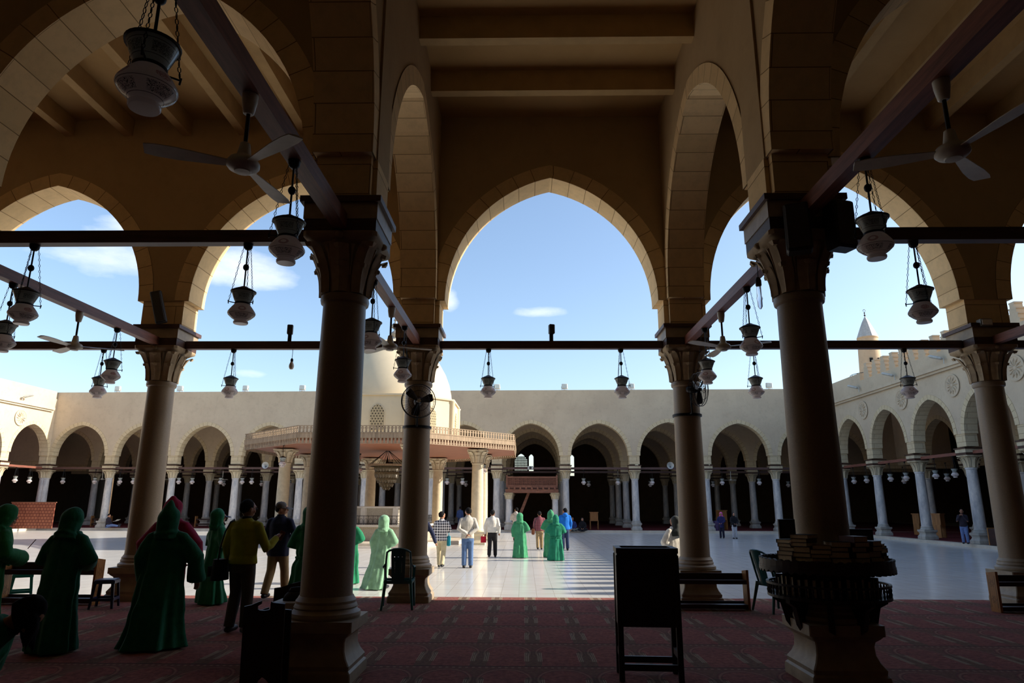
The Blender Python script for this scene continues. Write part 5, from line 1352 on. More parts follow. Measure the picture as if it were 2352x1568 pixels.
# ------------------------------------------------------------------ people
m_skin = plain('skin', hx(176,126,98), .55, 0, .08, 14)
m_skin2 = plain('tanned skin', hx(150,102,76), .55, 0, .08, 14)
m_hair = plain('black hair', (.010,.009,.009), .85, 0, .3, 60, .3, .12)
m_hair2 = plain('greying hair', hx(58,54,50), .6, 0, .3, 60)
m_eye = plain('dark eyes', (.01,.01,.012), .2)
m_lip = plain('lips', hx(140,80,70), .5)
m_shoe = plain('black shoes', (.012,.012,.013), .45)
m_sock = cloth('grey socks', hx(120,122,134))
C_ = {}
def cl(name, *rgb):
    if name not in C_: C_[name] = cloth(name, hx(*rgb))
    return C_[name]
def mk_plaid():
    k = N('black and white plaid'); co = k.obj(); sp = k.new('SeparateXYZ'); k.link(co, sp.inputs[0])
    an = k.math('ADD', sp.outputs[0], k.math('MULTIPLY', sp.outputs[1], .6))
    fx = k.math('GREATER_THAN', k.math('FRACT', k.math('MULTIPLY', an, 13)), .5); fz = k.math('GREATER_THAN', k.math('FRACT', k.math('MULTIPLY', sp.outputs[2], 12)), .5)
    v = k.math('MULTIPLY', k.math('ADD', fx, fz), .5)
    k.col(k.mix(v, hx(30,26,42), hx(236,232,230))); return k.fin(.85, 0, .2)
def mk_check(c1, c2):
    k = N('maroon check'); co = k.obj(); sp = k.new('SeparateXYZ'); k.link(co, sp.inputs[0])
    fx = k.math('GREATER_THAN', k.math('FRACT', k.math('MULTIPLY', sp.outputs[0], 14)), .8); fz = k.math('GREATER_THAN', k.math('FRACT', k.math('MULTIPLY', sp.outputs[2], 14)), .8)
    k.col(k.mix(k.math('MULTIPLY', k.math('MAXIMUM', fx, fz), .5), c1, c2)); return k.fin(.85, 0, .2)
REM = []
def remesh(mb, name, mat, parent, vox, smooth=2):
    me = bpy.data.meshes.new(name); me.from_pydata(mb.v, [], mb.f); me.materials.append(mat)
    bm = bmesh.new(); bm.from_mesh(me); bmesh.ops.recalc_face_normals(bm, faces=bm.faces); bm.to_mesh(me); bm.free()
    o = bpy.data.objects.new(name, me); COL.objects.link(o)
    if parent: o.parent = parent
    r = o.modifiers.new('r', 'REMESH'); r.mode = 'VOXEL'; r.voxel_size = vox; r.use_smooth_shade = True
    if smooth:
        s = o.modifiers.new('s', 'SMOOTH'); s.iterations = smooth; s.factor = .5
    REM.append(o); return o
def bake_remesh():
    dg = bpy.context.evaluated_depsgraph_get()
    out = [(o, bpy.data.meshes.new_from_object(o.evaluated_get(dg))) for o in REM]
    for o, me in out:
        o.modifiers.clear(); me.name = o.name; o.data = me
        me.polygons.foreach_set('use_smooth', [True]*len(me.polygons))
def ering(z, rx, ry, cx=0, cy=0, n=28, fold=None):
    P = []
    for j in range(n):
        t = 2*PI*j/n; k = 1 + (fold(t) if fold else 0)
        P.append(Vector((cx+rx*k*math.cos(t), cy+ry*k*math.sin(t), z)))
    return P
ARMS = {
 'down': ((.235,-.03,1.13), (.25,.05,.88)), 'front': ((.285,-.01,1.14), (.12,.26,1.1)), 'behind': ((.265,-.1,1.13), (.03,-.19,.97)),
 'phone': ((.29,.05,1.08), (.33,.25,1.22)), 'wide': ((.33,-.02,1.12), (.42,.06,.86)), 'lap': ((.26,.08,1.13), (.08,.26,1.0)),
 'chin': ((.24,.1,1.13), (.06,.17,1.42)), 'low': ((.23,.1,1.14), (.2,.25,.9)), 'carry': ((.27,-.01,1.12), (.28,.06,.86)),
}
def person(label, loc, rz, H, garb='robe', top=None, bottom=None, hair=m_hair, hood=None, arms=('down','down'), stride=0, lean=0, hyaw=0, hpitch=0, vox=.02,
           skin=m_skin, cap=None, scarf=None, tip=0.0, hem=(.27,.22), shoulders=1.0, seat=None, train=0, belt=False, shoes=m_shoe, collar=None, coatlen=.86, hoodback=None, group=None, longhair=False, seed=0, glasses=False):
    root = E('person', loc, rz, label, 'person', group, H/1.75)
    rs_ = random.Random(seed or hash(label) % 1000 if False else (seed or len(label)*7))
    hip = Vector((0, 0, .92))
    Up = Matrix.Translation(hip) @ Matrix.Rotation(-lean, 4, 'X') @ Matrix.Translation(-hip)
    hc = Vector((0, .012, 1.6)); Hd = Up @ Matrix.Translation(hc) @ Matrix.Rotation(hyaw, 4, 'Z') @ Matrix.Rotation(-hpitch, 4, 'X') @ Matrix.Translation(Vector((0,0,-.022))) @ Matrix.Scale(1.07, 4) @ Matrix.Translation(-hc)
    dz = 0
    # legs
    legs = []
    for s in (-1, 1):
        st = stride*s
        if seat == 'cross': K = Vector((s*.34, .26, .95)); A = Vector((-s*.05, .34, .87)); h = Vector((s*.1, 0, .92))
        elif seat == 'long': K = Vector((s*.1, .42, .93+ (.04 if s > 0 else 0))); A = Vector((s*.1, .84, .9)); h = Vector((s*.09, 0, .92))
        else: h = Vector((s*.09, 0, .9)); K = Vector((s*.095, st*.5 + .02 + (.04 if st < 0 else 0), .5)); A = Vector((s*.1, st, .09 + max(0, -st)*.18))
        legs.append((s, h, K, A))
    # arms
    hands = []; joints = []
    for s, nm in ((-1, arms[0]), (1, arms[1])):
        e, w = ARMS[nm] if isinstance(nm, str) else nm
        S = Up @ Vector((s*(.155 if garb == 'robe' else .175)*shoulders, -.005, 1.385 if garb == 'robe' else 1.4)); Ee = Up @ Vector((s*e[0]*shoulders, e[1], e[2])); Wr = Up @ Vector((s*w[0], w[1], w[2]))
        joints.append((s, S, Ee, Wr))
    B = MB()
    st0 = 0
    B.loft([ering(z, rx, ry, 0, cy) for z, rx, ry, cy in ((.80,.13,.09,-.01),(.92,.15,.105,-.012),(1.02,.13,.09,0),(1.15,.132,.092,.01),(1.3,.15,.1,.005),(1.4,.155,.085,-.005),(1.46,.1,.07,-.01),(1.5,.05,.05,0))])
    B.cap((0,-.008,1.44), (0,.01,1.57), .056, .052)
    B.xf(Up)
    n0 = len(B.v)
    B.ell((0,.012,1.648), (.077,.097,.104), 18, 12); B.ell((0,.042,1.588), (.054,.062,.056), 14, 9); B.ell((0,.07,1.6), (.045,.042,.05), 12, 8)
    B.cap((0,.106,1.645), (0,.122,1.615), .011, .015, 8); B.ell((0,.1,1.675), (.06,.018,.014), 10, 6); B.ell((0,.098,1.575), (.028,.015,.012), 10, 6)
    for s in (-1, 1): B.ell((s*.079,.0,1.632), (.012,.022,.033), 8, 7); B.ell((s*.045,.075,1.62), (.026,.022,.022), 8, 6)
    B.xf(Hd, n0)
    for s, S, Ee, Wr in joints:
        B.cap(S, Ee, .05, .04); B.cap(Ee, Wr, .041, .028)
        d = (Wr-Ee).normalized(); up = Vector((0,0,1)) if abs(d.z) < .8 else Vector((0,1,0))
        sd = d.cross(up).normalized()*s; nr = sd.cross(d).normalized()
        pc = Wr + d*.045; Rm = Matrix((sd, d, nr)).transposed()
        B.ell(pc, (.04,.056,.019), 12, 8, Rm)
        if vox <= .02:
            for k, (o, L) in enumerate(((-.03,.058),(-.011,.068),(.009,.066),(.028,.052))):
                b0 = Wr + d*.085 + sd*o; kn = b0 + d*L*.55 - nr*.012; tp = kn + d*L*.4 - nr*.028
                B.tube([b0 - d*.02, b0, kn, tp, tp+(tp-kn)*.2], [.0085,.0095,.009,.0075,.004], 8)
            t0 = Wr + d*.025 - sd*.03; B.tube([t0, t0 - sd*.028 + d*.025, t0 - sd*.034 + d*.06 - nr*.01, t0 - sd*.032 + d*.07 - nr*.012], [.013,.012,.009,.004], 8)
        hands.append((s, Wr, d, sd, nr, pc))
    for s, h, K, A in legs:
        B.cap(h, K, .075, .055); B.cap(K, A, .056, .036)
        fd = Vector((0, 1, 0)) if seat is None else (Vector((0,.25,1)).normalized() if seat == 'long' else Vector((-s*.9,.4,-.1)).normalized())
        B.cap(A + Vector((0,0,-.045 if not seat else 0)) - fd*.03, A + Vector((0,0,-.055 if not seat else 0)) + fd*.13, .038, .03, 10)
    bv = min(vox, .011) if vox <= .013 else vox*.75
    remesh(B, 'body', skin, root, bv, 2)
    # face details
    F = MB()
    for s in (-1, 1):
        F.ell((s*.03,.103,1.648), (.012,.006,.007), 8, 6); F.tube([(s*.012,.112,1.668),(s*.03,.112,1.674),(s*.05,.1,1.668)], .004, 4)
    F.xf(Hd); F.build('eyes', m_eye, root)
    F = MB(); F.tube([(-.022,.108,1.578),(0,.115,1.58),(.022,.108,1.578)], [.003,.006,.003], 6); F.xf(Hd); F.build('mouth', m_lip, root)
    if glasses:
        F = MB()
        for s in (-1, 1): F.tube([(s*.034+.021*math.cos(t),.118,1.648+.016*math.sin(t)) for t in [i*PI/5 for i in range(10)]], .0022, 4, loop=True); F.tube([(s*.055,.115,1.65),(s*.08,.03,1.645),(s*.082,-.005,1.64)], .0022, 4)
        F.xf(Hd); F.build('glasses', m_black, root)
    # shoes
    for s, h, K, A in legs:
        S_ = MB(); fd = Vector((0, 1, 0)) if seat is None else (Vector((0,.25,1)).normalized() if seat == 'long' else Vector((-s*.9,.4,-.1)).normalized())
        off = Vector((0,0,-.045)) if not seat else Vector((0,0,0))
        S_.cap(A + off - fd*.035, A + off + fd*.14, .046, .038, 12); S_.cap(A+off, A, .045, .044, 12)
        if not seat:
            for i, v in enumerate(S_.v):
                if v[2] < A.z-.088: S_.v[i] = (v[0], v[1], A.z-.088)
        S_.build('shoe', shoes if not isinstance(shoes, tuple) else shoes[0 if s < 0 else 1], root)
    ph = [rs_.uniform(0, 6.28) for _ in range(6)]
    def fold(A_, n1=7, n2=12):
        return lambda t: A_*(.55*math.sin(n1*t+ph[0]) + .35*math.sin(n2*t+ph[1]) + .25*math.sin(3*t+ph[2]))
    sh = shoulders
    if garb == 'robe':
        G_ = MB(); rings = []
        for i in range(27):
            f = i/26; z = .02 + (1.5-.02)*f
            if f < .62: rx = hem[0] + (.205*sh-hem[0])*(f/.62)**.8; ry = hem[1] + (.15-hem[1])*(f/.62)**.8
            elif f < .84: u = (f-.62)/.22; rx = .205*sh + .012*u; ry = .15 - .012*u
            else: u = (f-.84)/.16; rx = (.205*sh+.012)*(1-u*.35-u*u*.2); ry = .138*(1-u*.12-u*u*.18)
            cy = -.03*math.sin(min(1, f*1.4)*PI) - train*(1-f)**2.2
            cx = -train*.5*(1-f)**2 if train else 0
            Am = .17*(1-f)**.9 + .025
            if belt and .55 < f < .62: rx *= .9; ry *= .9
            rings.append(ering(z, rx, ry, cx, cy, 72, fold(Am)))
        G_.loft(rings)
        up_ = [i for i in range(len(G_.v)) if G_.v[i][2] > .92]
        for i in up_:
            v = Vector(G_.v[i]); k = min(1, (v.z-.92)/.25); v2 = Up @ v; G_.v[i] = tuple(v.lerp(v2, k))
        for s, S, Ee, Wr in joints:
            d = (Wr-Ee).normalized()
            G_.tube([Up @ Vector((s*.1, -.02, 1.22)), S.lerp(Ee,.35) - Vector((s*.02,0,.06)), Ee.lerp(Wr,.15) - Vector((s*.02,0,.01))], [.1,.1,.07], 14)
            G_.tube([S - Vector((s*.07,0,-.035)), S, S.lerp(Ee,.5), Ee, Ee.lerp(Wr,.5), Wr - d*.01, Wr + d*.035], [.06,.08,.094,.1,.106,.112,.118], 18)
        sd0 = Vector((rs_.uniform(0,9), rs_.uniform(0,9), rs_.uniform(0,9)))
        for i, v in enumerate(G_.v):
            v = Vector(v); c_ = Vector((v.x, v.y, 0)); l = max(c_.length, .05)
            w_ = mnoise.noise(Vector((v.x*7, v.y*7, v.z*2.2))+sd0)*.03 + mnoise.noise(Vector((v.x*3+v.z*5, v.y*5, v.z*5-v.x*4))+sd0)*.018
            G_.v[i] = tuple(v + c_/l*w_)
        remesh(G_, 'robe', top, root, vox, 2)
        if belt:
            b = MB(); b.loft([ering(z, .2*sh, .15, 0, -.03, 40) for z in (.9,.93)]); b.tube([(.0,-.18,.92),(.02,-.2,.8),(.0,-.19,.66)], .012, 6); b.tube([(.0,-.18,.92),(-.03,-.2,.84),(-.02,-.2,.72)], .012, 6); b.build('belt', top, root)
    else:
        T = MB()
        T.loft([ering(z, rx, ry, 0, -.008) for z, rx, ry in ((.78,.15,.11),(.86,.172,.125),(.95,.165,.12),(1.04,.15,.108))])
        for s, h, K, A in legs:
            a2 = A + Vector((0,-.012,-.02)) if not seat else A
            pts = [h + Vector((0,0,.02)), h.lerp(K,.35), h.lerp(K,.8), K, K.lerp(a2,.3), K.lerp(a2,.7), a2]
            T.tube(pts, [.098,.098,.085,.08,.08,.073,.07], 16)
        if not seat:
            for i, v in enumerate(T.v):
                k = 1 + .035*math.sin(v[2]*46+ph[3]+v[0]*20); T.v[i] = (v[0], v[1]*(.5+.5*k), v[2])
        remesh(T, 'trousers', bottom, root, vox, 1)
        J = MB(); rings = []
        prof = [(coatlen-.015,.178,.13),(coatlen,.19,.138),(coatlen+.06,.188,.135),(1.0,.178,.128),(1.12,.18,.13),(1.25,.188,.132),(1.35,.19,.125),(1.4,.165,.11),(1.45,.12,.092),(1.5,.072,.07)]
        for z, rx, ry in prof: rings.append(ering(z, rx*sh, ry, 0, -.005, 48, fold(.035 if z < 1.3 else .01, 5, 9)))
        J.loft(rings); J.xf(Up)
        for s, S, Ee, Wr in joints:
            d = (Wr-Ee).normalized()
            J.tube([S - Vector((s*.06,0,-.025)), S, S.lerp(Ee,.5), Ee, Ee.lerp(Wr,.4), Ee.lerp(Wr,.85), Wr + d*.012], [.05,.068,.066,.062,.058,.05,.044], 14)
        for i, v in enumerate(J.v):
            v = Vector(v); c_ = Vector((v.x, v.y, 0)); l = max(c_.length, .05)
            J.v[i] = tuple(v + c_/l*(mnoise.noise(Vector((v.x*8, v.y*8, v.z*9+ph[0])))*.012))
        remesh(J, 'top', top, root, vox, 2)
        c = MB(); c.lathe([(.066,1.45),(.075,1.46),(.07,1.52),(.062,1.525),(.06,1.46)], 18, c=(0,-.005,0)); c.xf(Up); c.build('collar', collar or top, root)
    if hoodback is not None:      # folded hood lying on the back
        c = MB(); c.ell((0,-.11,1.46), (.12,.075,.09), 16, 10); c.ell((0,-.07,1.51), (.105,.06,.05), 14, 8); c.xf(Up); remesh(c, 'hood', hoodback, root, max(vox, .016), 2)
    if hood is not None:
        c = MB(); c.ell((0,-.03,1.665), (.13,.128,.142), 24, 16)
        c.loft([ering(z, rx, ry, 0, cy, 40, fold(a_, 7, 11)) for z, rx, ry, cy, a_ in ((1.41,.16,.12,-.03,.05),(1.45,.135,.118,-.035,.09),(1.49,.118,.112,-.035,.1),(1.53,.122,.115,-.035,.06),(1.6,.128,.12,-.033,.02),(1.66,.12,.12,-.03,0))])
        c.tube([(.118*math.cos(t)+.008*math.sin(3*t), -.035+.115*math.sin(t), 1.475+.014*math.sin(2*t+ph[0])) for t in [q_*PI/9 for q_ in range(18)]], .024, 8, loop=True)
        if tip: c.tube([(0,-.05,1.72),(.005,-.05,1.78),(.012,-.045,1.81+tip*.5),(.02,-.04,1.81+tip)], [.1,.07,.04,.014], 12)
        for i, v in enumerate(c.v):
            r = Vector(v); w_ = mnoise.noise(r*9+Vector((ph[0],ph[1],ph[2])))*.014+mnoise.noise(r*22+Vector((ph[3],0,0)))*.006; dv = Vector((r.x, r.y+.03, (r.z-1.65)*.5)); r += dv.normalized()*w_ if dv.length > .01 else Vector(); c.v[i] = tuple(r)
        c.xf(Hd); remesh(c, 'hood', hood, root, min(vox, .018), 1)
    elif scarf is not None:
        c = MB(); c.ell((0,-.025,1.655), (.1,.115,.118), 20, 14)
        c.loft([ering(z, rx, ry, 0, cy, 36, fold(a_, 5, 8)) for z, rx, ry, cy, a_ in ((1.3,.2,.14,-.02,.05),(1.4,.195,.135,-.02,.06),(1.48,.13,.115,-.02,.05),(1.56,.098,.1,-.02,.02),(1.62,.09,.09,-.02,0))])
        c.xf(Hd); remesh(c, 'headscarf', scarf, root, min(vox, .018), 1)
    elif hair is not None:
        c = MB(); c.ell((0,-.012,1.668), (.086,.098,.098), 20, 14); c.ell((0,-.045,1.638), (.074,.06,.06), 16, 10)
        if longhair:
            dn = (Hd.to_3x3().inverted() @ Vector((0,0,-1))).normalized()
            for k in range(34):
                a = 2*PI*k/34; p0 = Vector((.085*math.cos(a), -.01+.09*math.sin(a), 1.66+.05*math.sin(a*2))); jx = Vector((rs_.uniform(-.02,.02), rs_.uniform(-.02,.02), rs_.uniform(-.02,.02)))
                L = rs_.uniform(.08,.2); c.tube([p0*.98+Vector((0,0,.03)), p0 + dn*.06 + jx*.3, p0 + dn*L*.6 + jx, p0 + dn*L + jx*1.6], [.03,.032,.024,.006], 7)
        for i, v in enumerate(c.v):
            v = Vector(v); c.v[i] = tuple(v + (v-Vector((0,0,1.64))).normalized()*mnoise.noise(v*24+Vector((ph[0],0,0)))*.009)
        c.xf(Hd); remesh(c, 'hair', hair, root, min(vox, .016), 1)
    if cap is not None:
        c = MB(); c.lathe([(.094,1.655),(.098,1.68),(.096,1.71),(.08,1.745),(.05,1.765),(.012,1.772),(0,1.776)], 24, c=(0,-.005,0))
        c.loft([[(x*.082*w, .055+.16*t, 1.675-.03*t-.014*abs(x)+dzz) for x, dzz in ((-1,0),(-.5,.006),(0,.009),(.5,.006),(1,0),(.5,-.002),(0,.002),(-.5,-.002))] for t, w in ((0,1),(.5,1.0),(.85,.8),(1,.45))])
        c.xf(Hd); c.build('cap', cap, root)
    W = root.matrix_world
    Mw = Matrix.Translation(Vector(loc)) @ Matrix.Rotation(rz, 4, 'Z') @ Matrix.Scale(H/1.75, 4)
    return root, [(Mw @ h[5], (Mw.to_3x3() @ h[2]).normalized(), (Mw.to_3x3() @ h[3]).normalized(), (Mw.to_3x3() @ h[4]).normalized()) for h in hands]

g_dark = cl('deep green robe cloth', 26,104,74); g_mid = cl('green robe cloth', 30,116,80); g_bright = cl('bright green robe cloth', 64,140,98); g_pale = cl('pale green robe cloth', 128,170,138)
g_olive = cl('leaf green robe cloth', 36,112,62); crimson = cl('crimson robe cloth', 150,24,66)
GRP = None
# --- near group on the carpet
person('person in a leaf green hooded robe at the left edge bending over a notepad', (-6.74, 8.85, 0), -.55, 1.62, top=g_olive, hood=g_olive, arms=('front','front'), lean=.14, hpitch=.3, vox=.014, hem=(.3,.26), shoulders=1.15, seed=3)
person('person in a deep green robe and rounded hood, second from the left', (-5.44, 8.3, 0), -.12, 1.58, top=g_dark, hood=g_dark, arms=('front','front'), lean=.07, hpitch=.15, vox=.014, hem=(.29,.25), shoulders=1.2, seed=5)
person('person in a wide deep green robe with a peaked hood, one sleeve hanging', (-4.42, 8.65, 0), .1, 1.6, top=g_dark, hood=g_dark, arms=('down','wide'), tip=.07, vox=.014, hem=(.42,.34), shoulders=1.25, train=.06, seed=9)
person('person in a crimson hooded robe half hidden behind a green one', (-5.24, 10.35, 0), -.1, 1.7, top=crimson, hood=crimson, arms=('wide','wide'), tip=.03, vox=.015, hem=(.31,.28), shoulders=1.3, seed=4)
navycap = cl('navy cap cloth', 30,36,70)
person('person in a green robe and hood over a navy cap, beside the yellow jacket', (-5.36, 12.2, 0), -.75, 1.55, top=g_mid, hood=g_mid, arms=('front','front'), cap=navycap, vox=.016, hem=(.29,.25), shoulders=1.15, shoes=(m_shoe, m_sock), seed=6)
r_, hs_ = person('man in a yellow green jacket and dark trousers holding up a phone', (-3.84, 9.62, 0), -.22, 1.73, 'trousers', cl('yellow green jacket cloth', 150,146,30), cl('dark grey trousers', 72,64,56), arms=('down','phone'), vox=.013, hyaw=-.35, hpitch=.1, collar=cl('black collar', 20,20,24), shoes=(m_shoe, m_sock), hair=m_hair, glasses=True, coatlen=.9, shoulders=1.1, skin=m_skin2, stride=.03, seed=8)
hand = hs_[1]
root = E('phone', hand[0] + hand[3]*-.035 + hand[1]*.06, .3, 'dark red phone held up by the man in the yellow jacket', 'phone'); root.rotation_euler = (.5, .5, .3)
p = MB(); p.bbox((0,0,0), (.075,.012,.15), .005); p.build('case', plain('dark red phone case', hx(92,36,40), .4), root)
p = MB(); p.box(-.033,.033,.0062,.0075,-.068,.068); p.build('screen', m_black, root, smooth=False)
root = E('shoulder_bag', (-4.13, 9.6, .8), -.1, 'black patterned shoulder bag at the hip of the man in yellow', 'bag')
p = MB(); p.loft([[(x*(.1-.012*t), y*(.17-.04*t), -.13+.27*t) for x, y in [(math.cos(a), math.sin(a)) for a in [k*2*PI/20 for k in range(20)]]] for t in (0,.08,.3,.6,.9,1)]); p.build('body', cl('black bag cloth', 26,24,22), root)
p = MB(); p.box(-.11,-.098,-.13,.13,-.08,.05); p.build('flap', cl('patterned bag flap', 70,64,46), root, smooth=False)
p = MB(); p.tube([(.02,-.12,.12),(.05,-.15,.3),(.1,-.15,.5),(.12,-.08,.62),(.12,.02,.655),(.11,.1,.58),(.06,.16,.35),(.02,.13,.12)], .02, 6, flat=.35); p.build('strap', m_spk, root)
p = E('pen', (-6.17, 8.72, 1.1), 0, 'thin dark red pen held by the robed person at the left edge', 'pen'); q_ = MB(); q_.tube([(-.03,0,.02),(.03,0,.1),(.055,0,.13)], .005, 6); q_.build('barrel', plain('dark red pen', hx(92,22,40), .4), p)
person('long haired person bowing low in a green robe at the lower left corner', (-3.27, 4.0, 0), -PI/2+.25, 1.36, top=g_mid, hair=m_hair, longhair=True, lean=.86, hpitch=.45, arms=('low','low'), vox=.014, hem=(.3,.26), shoulders=1.1, seed=12)
# --- courtyard edge
khaki = cl('khaki trousers', 150,128,92)
person('man in a navy jacket and grey cap looking right at the carpet edge', (-4.5, 12.86, 0), -.15, 1.7, 'trousers', cl('navy jacket cloth', 34,40,66), khaki, arms=('down','front'), stride=.2, hyaw=-1.15, cap=cl('grey cap cloth', 96,92,90), vox=.016, hair=m_hair, coatlen=.78, shoulders=1.12, glasses=True, seed=2)
person('person in a belted green robe with a pointed hood left of the near left column', (-3.42, 11.2, 0), -.2, 1.62, top=g_mid, hood=g_mid, arms=('front','front'), tip=.05, belt=True, vox=.015, hem=(.4,.3), shoulders=1.15, seed=7)
person('person in a green robe mostly hidden behind the near left column', (-4.3, 17.3, ZG), -.1, 1.62, top=g_mid, hood=g_mid, arms=('front','front'), vox=.02, hem=(.3,.26), shoulders=1.15, seed=11)
person('person in a sunlit pale green robe beyond the teal chair', (-3.28, 16.4, ZG), -.25, 1.6, top=g_pale, hood=g_pale, arms=('down','front'), vox=.018, hem=(.32,.26), train=.22, shoulders=1.12, seed=13)
person('person in a navy jacket almost hidden behind the left middle column', (-2.88, 19.6, ZG), 0, 1.7, 'trousers', cl('navy jacket cloth', 34,40,66), khaki, arms=('down','wide'), vox=.022, seed=3)
person('man in a black and white plaid jacket walking out into the courtyard', (-2.56, 21.7, ZG), -.15, 1.67, 'trousers', mk_plaid(), cl('cream trousers', 196,182,146), arms=('down','front'), stride=-.2, hyaw=-.5, vox=.02, glasses=True, shoulders=1.06, coatlen=.84, seed=5)
bagt = E('tote_bag', (-2.34, 21.8, ZG+.78), 0, 'turquoise bag carried by the man in the plaid jacket', 'bag'); p = MB(); p.bbox((0,0,0), (.1,.2,.3), .02); p.build('body', cl('turquoise bag cloth', 40,150,170), bagt); p = MB(); p.tube([(0,-.07,.14),(0,0,.26),(0,.07,.14)], .01, 5); p.build('handle', C_['turquoise bag cloth'], bagt)
jeans = cl('blue jeans', 82,108,148)
person('man in a light grey sweater and jeans with hands clasped behind his back', (-1.74, 21.65, ZG), .12, 1.79, 'trousers', cl('light grey sweater', 190,184,172), jeans, arms=('behind','behind'), vox=.018, hyaw=.45, glasses=True, shoulders=1.06, seed=6)
person('man in a white shirt and black trousers walking away', (-1.17, 25.8, ZG), -.05, 1.69, 'trousers', cl('white shirt', 222,214,200), cl('black trousers', 38,34,34), arms=('carry','down'), stride=.18, vox=.022, shoulders=1.06, skin=m_skin2, coatlen=.92, seed=7)
bagr = E('hand_bag', (-1.5, 25.85, ZG+.66), 0, 'small red bag in the hand of the man in the white shirt', 'bag'); p = MB(); p.loft([[(x*.1, y*.06, z) for x, y in [(math.cos(a), math.sin(a)) for a in [k*2*PI/12 for k in range(12)]]] for z in (-.14,-.1,.02,.08)]); p.build('body', cl('red bag cloth', 190,30,50), bagr); p = MB(); p.tube([(-.06,0,.08),(0,0,.17),(.06,0,.08)], .008, 5); p.build('handle', C_['red bag cloth'], bagr)
person('man in a pale grey hooded top half hidden by a green robe', (-.42, 36.8, ZG), -.3, 1.72, 'trousers', cl('pale grey hooded top', 178,174,170), cl('black trousers', 38,34,34), arms=('front','down'), hyaw=.9, hoodback=C_['pale grey hooded top'], vox=.026, shoulders=1.12, seed=8)
person('person in a bright green hooded robe walking alone in the sun', (-.16, 25.66, ZG), -.1, 1.55, top=g_bright, hood=g_bright, arms=('down','front'), vox=.02, hem=(.3,.24), shoulders=1.15, seed=4)
person('man in a maroon checked shirt and khaki trousers with a brown pouch', (.66, 30.3, ZG), .1, 1.6, 'trousers', mk_check(hx(112,48,56), hx(196,150,150)), cl('khaki trousers', 150,128,92), arms=('down','down'), stride=.1, vox=.024, shoulders=1.12, skin=m_skin2, seed=9)
bagb = E('pouch', (.38, 30.2, ZG+.75), 0, 'brown leather pouch at the hip of the man in the maroon shirt', 'bag'); p = MB(); p.bbox((0,0,0), (.14,.1,.26), .03); p.build('body', plain('brown leather', hx(120,66,36), .5), bagb); p = MB(); p.tube([(0,0,.12),(.1,-.12,.45),(.2,-.1,.62)], .012, 5); p.build('strap', m_spk, bagb)
person('person in a green robe with a pointed hood, left one of two side by side', (.98, 26.0, ZG), -.05, 1.62, top=g_bright, hood=g_bright, arms=('front','down'), tip=.04, vox=.02, hem=(.3,.24), shoulders=1.12, seed=10)
person('person in a green robe tied at the back, right one of two side by side', (1.1, 24.55, ZG), .05, 1.5, top=cl('sunlit emerald robe cloth', 34,122,92), hood=C_['sunlit emerald robe cloth'], arms=('front','front'), belt=True, vox=.02, hem=(.33,.27), shoulders=1.25, seed=14)
person('man in a bright blue hooded top and dark jeans', (1.74, 30.0, ZG), .15, 1.74, 'trousers', cl('bright blue hooded top', 28,112,200), cl('dark jeans', 52,64,92), arms=('front','down'), hyaw=.6, hoodback=C_['bright blue hooded top'], vox=.022, shoulders=1.12, skin=m_skin2, seed=11)
person('woman in a white wrap and dark headscarf beside the right middle column', (3.56, 16.65, ZG), .5, 1.63, top=cl('white wrap cloth', 214,206,190), scarf=cl('charcoal headscarf', 52,54,50), arms=('front','front'), hyaw=.3, hpitch=.1, vox=.018, hem=(.28,.24), shoulders=1.2, skin=m_skin2, seed=15)
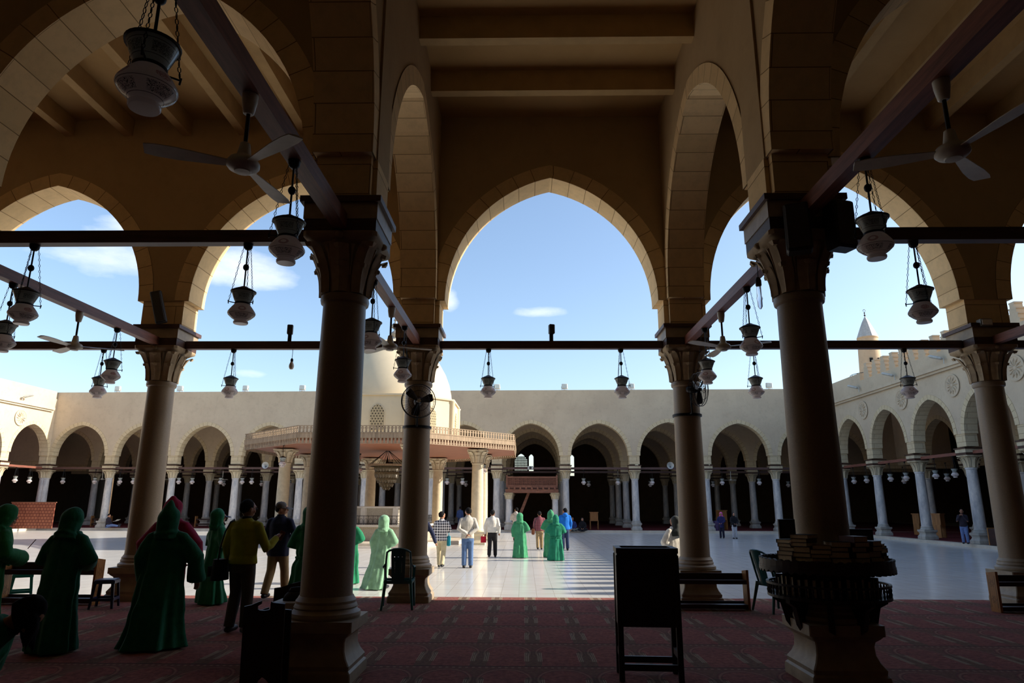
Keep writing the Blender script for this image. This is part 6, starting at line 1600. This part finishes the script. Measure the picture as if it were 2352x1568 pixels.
# --- far figures
fz = ZG-.92*1.0
person('man in a blue jacket sitting on the far curb, left one of the seated pair', (3.3, 48.05, ZG+.1-.78), PI+.2, 1.72, 'trousers', cl('blue jacket cloth', 42,58,108), cl('grey green trousers', 96,104,98), arms=('lap','lap'), seat='cross', vox=.03, skin=m_skin2, seed=1)
person('woman in black sitting on the far curb, right one of the seated pair', (3.98, 48.05, ZG+.1-.76), PI-.1, 1.66, 'trousers', cl('black clothes', 24,24,28), C_['black clothes'], scarf=C_['black clothes'], arms=('lap','lap'), seat='cross', vox=.03, seed=2)
person('woman in a bright pink headscarf and navy coat walking in the shade', (11.5, 41.1, ZG), PI-.5, 1.47, 'trousers', cl('navy coat cloth', 40,40,84), cl('dark navy trousers', 30,30,50), scarf=cl('bright pink headscarf', 226,92,176), arms=('lap','lap'), vox=.026, coatlen=.72, hpitch=.25, seed=3)
person('woman in black with pale trousers walking beside the pink headscarf', (12.05, 40.5, ZG), PI+.1, 1.46, 'trousers', C_['black clothes'], cl('pale grey trousers', 176,178,184), scarf=C_['black clothes'], arms=('lap','lap'), vox=.026, coatlen=.8, seed=4)
person('man in a dark jacket, white shirt and jeans standing by a right portico column', (20.5, 33.1, ZF), PI*.75, 1.58, 'trousers', cl('dark jacket cloth', 44,38,48), cl('pale jeans', 104,124,168), arms=('chin','chin'), vox=.024, hyaw=.3, skin=m_skin2, seed=5)
person('man sitting on the floor against a far column reading a paper', (-29.35, 48.9, ZF+.1-.84), -PI/2, 1.72, 'trousers', cl('dark jacket cloth', 44,38,48), cl('pale jeans', 104,124,168), arms=('lap','lap'), seat='long', vox=.028, hpitch=.3, seed=6)
pp = E('newspaper', (-28.75, 48.9, .42), 0, 'white paper held by the man sitting against a far column', 'newspaper'); p = MB()
p.prism([(-.16,-.02),(.0,.02),(.16,.12),(.16,.126),(0,.026),(-.16,-.014)], -.2, .2); p.build('sheet', plain('newsprint', hx(214,210,200), .9), pp, smooth=False)
person('man in a blue shirt walking away into the dark far portico', (-4.62, 50.2, ZF), .1, 1.55, 'trousers', cl('dim blue shirt', 58,76,120), cl('dark jeans', 52,64,92), vox=.03, skin=m_skin2, seed=7)
person('person in dark clothes standing behind the tribune columns', (2.12, 52.4, ZF), .2, 1.62, 'trousers', C_['black clothes'], C_['black clothes'], vox=.03, skin=m_skin2, seed=8)
bake_remesh()
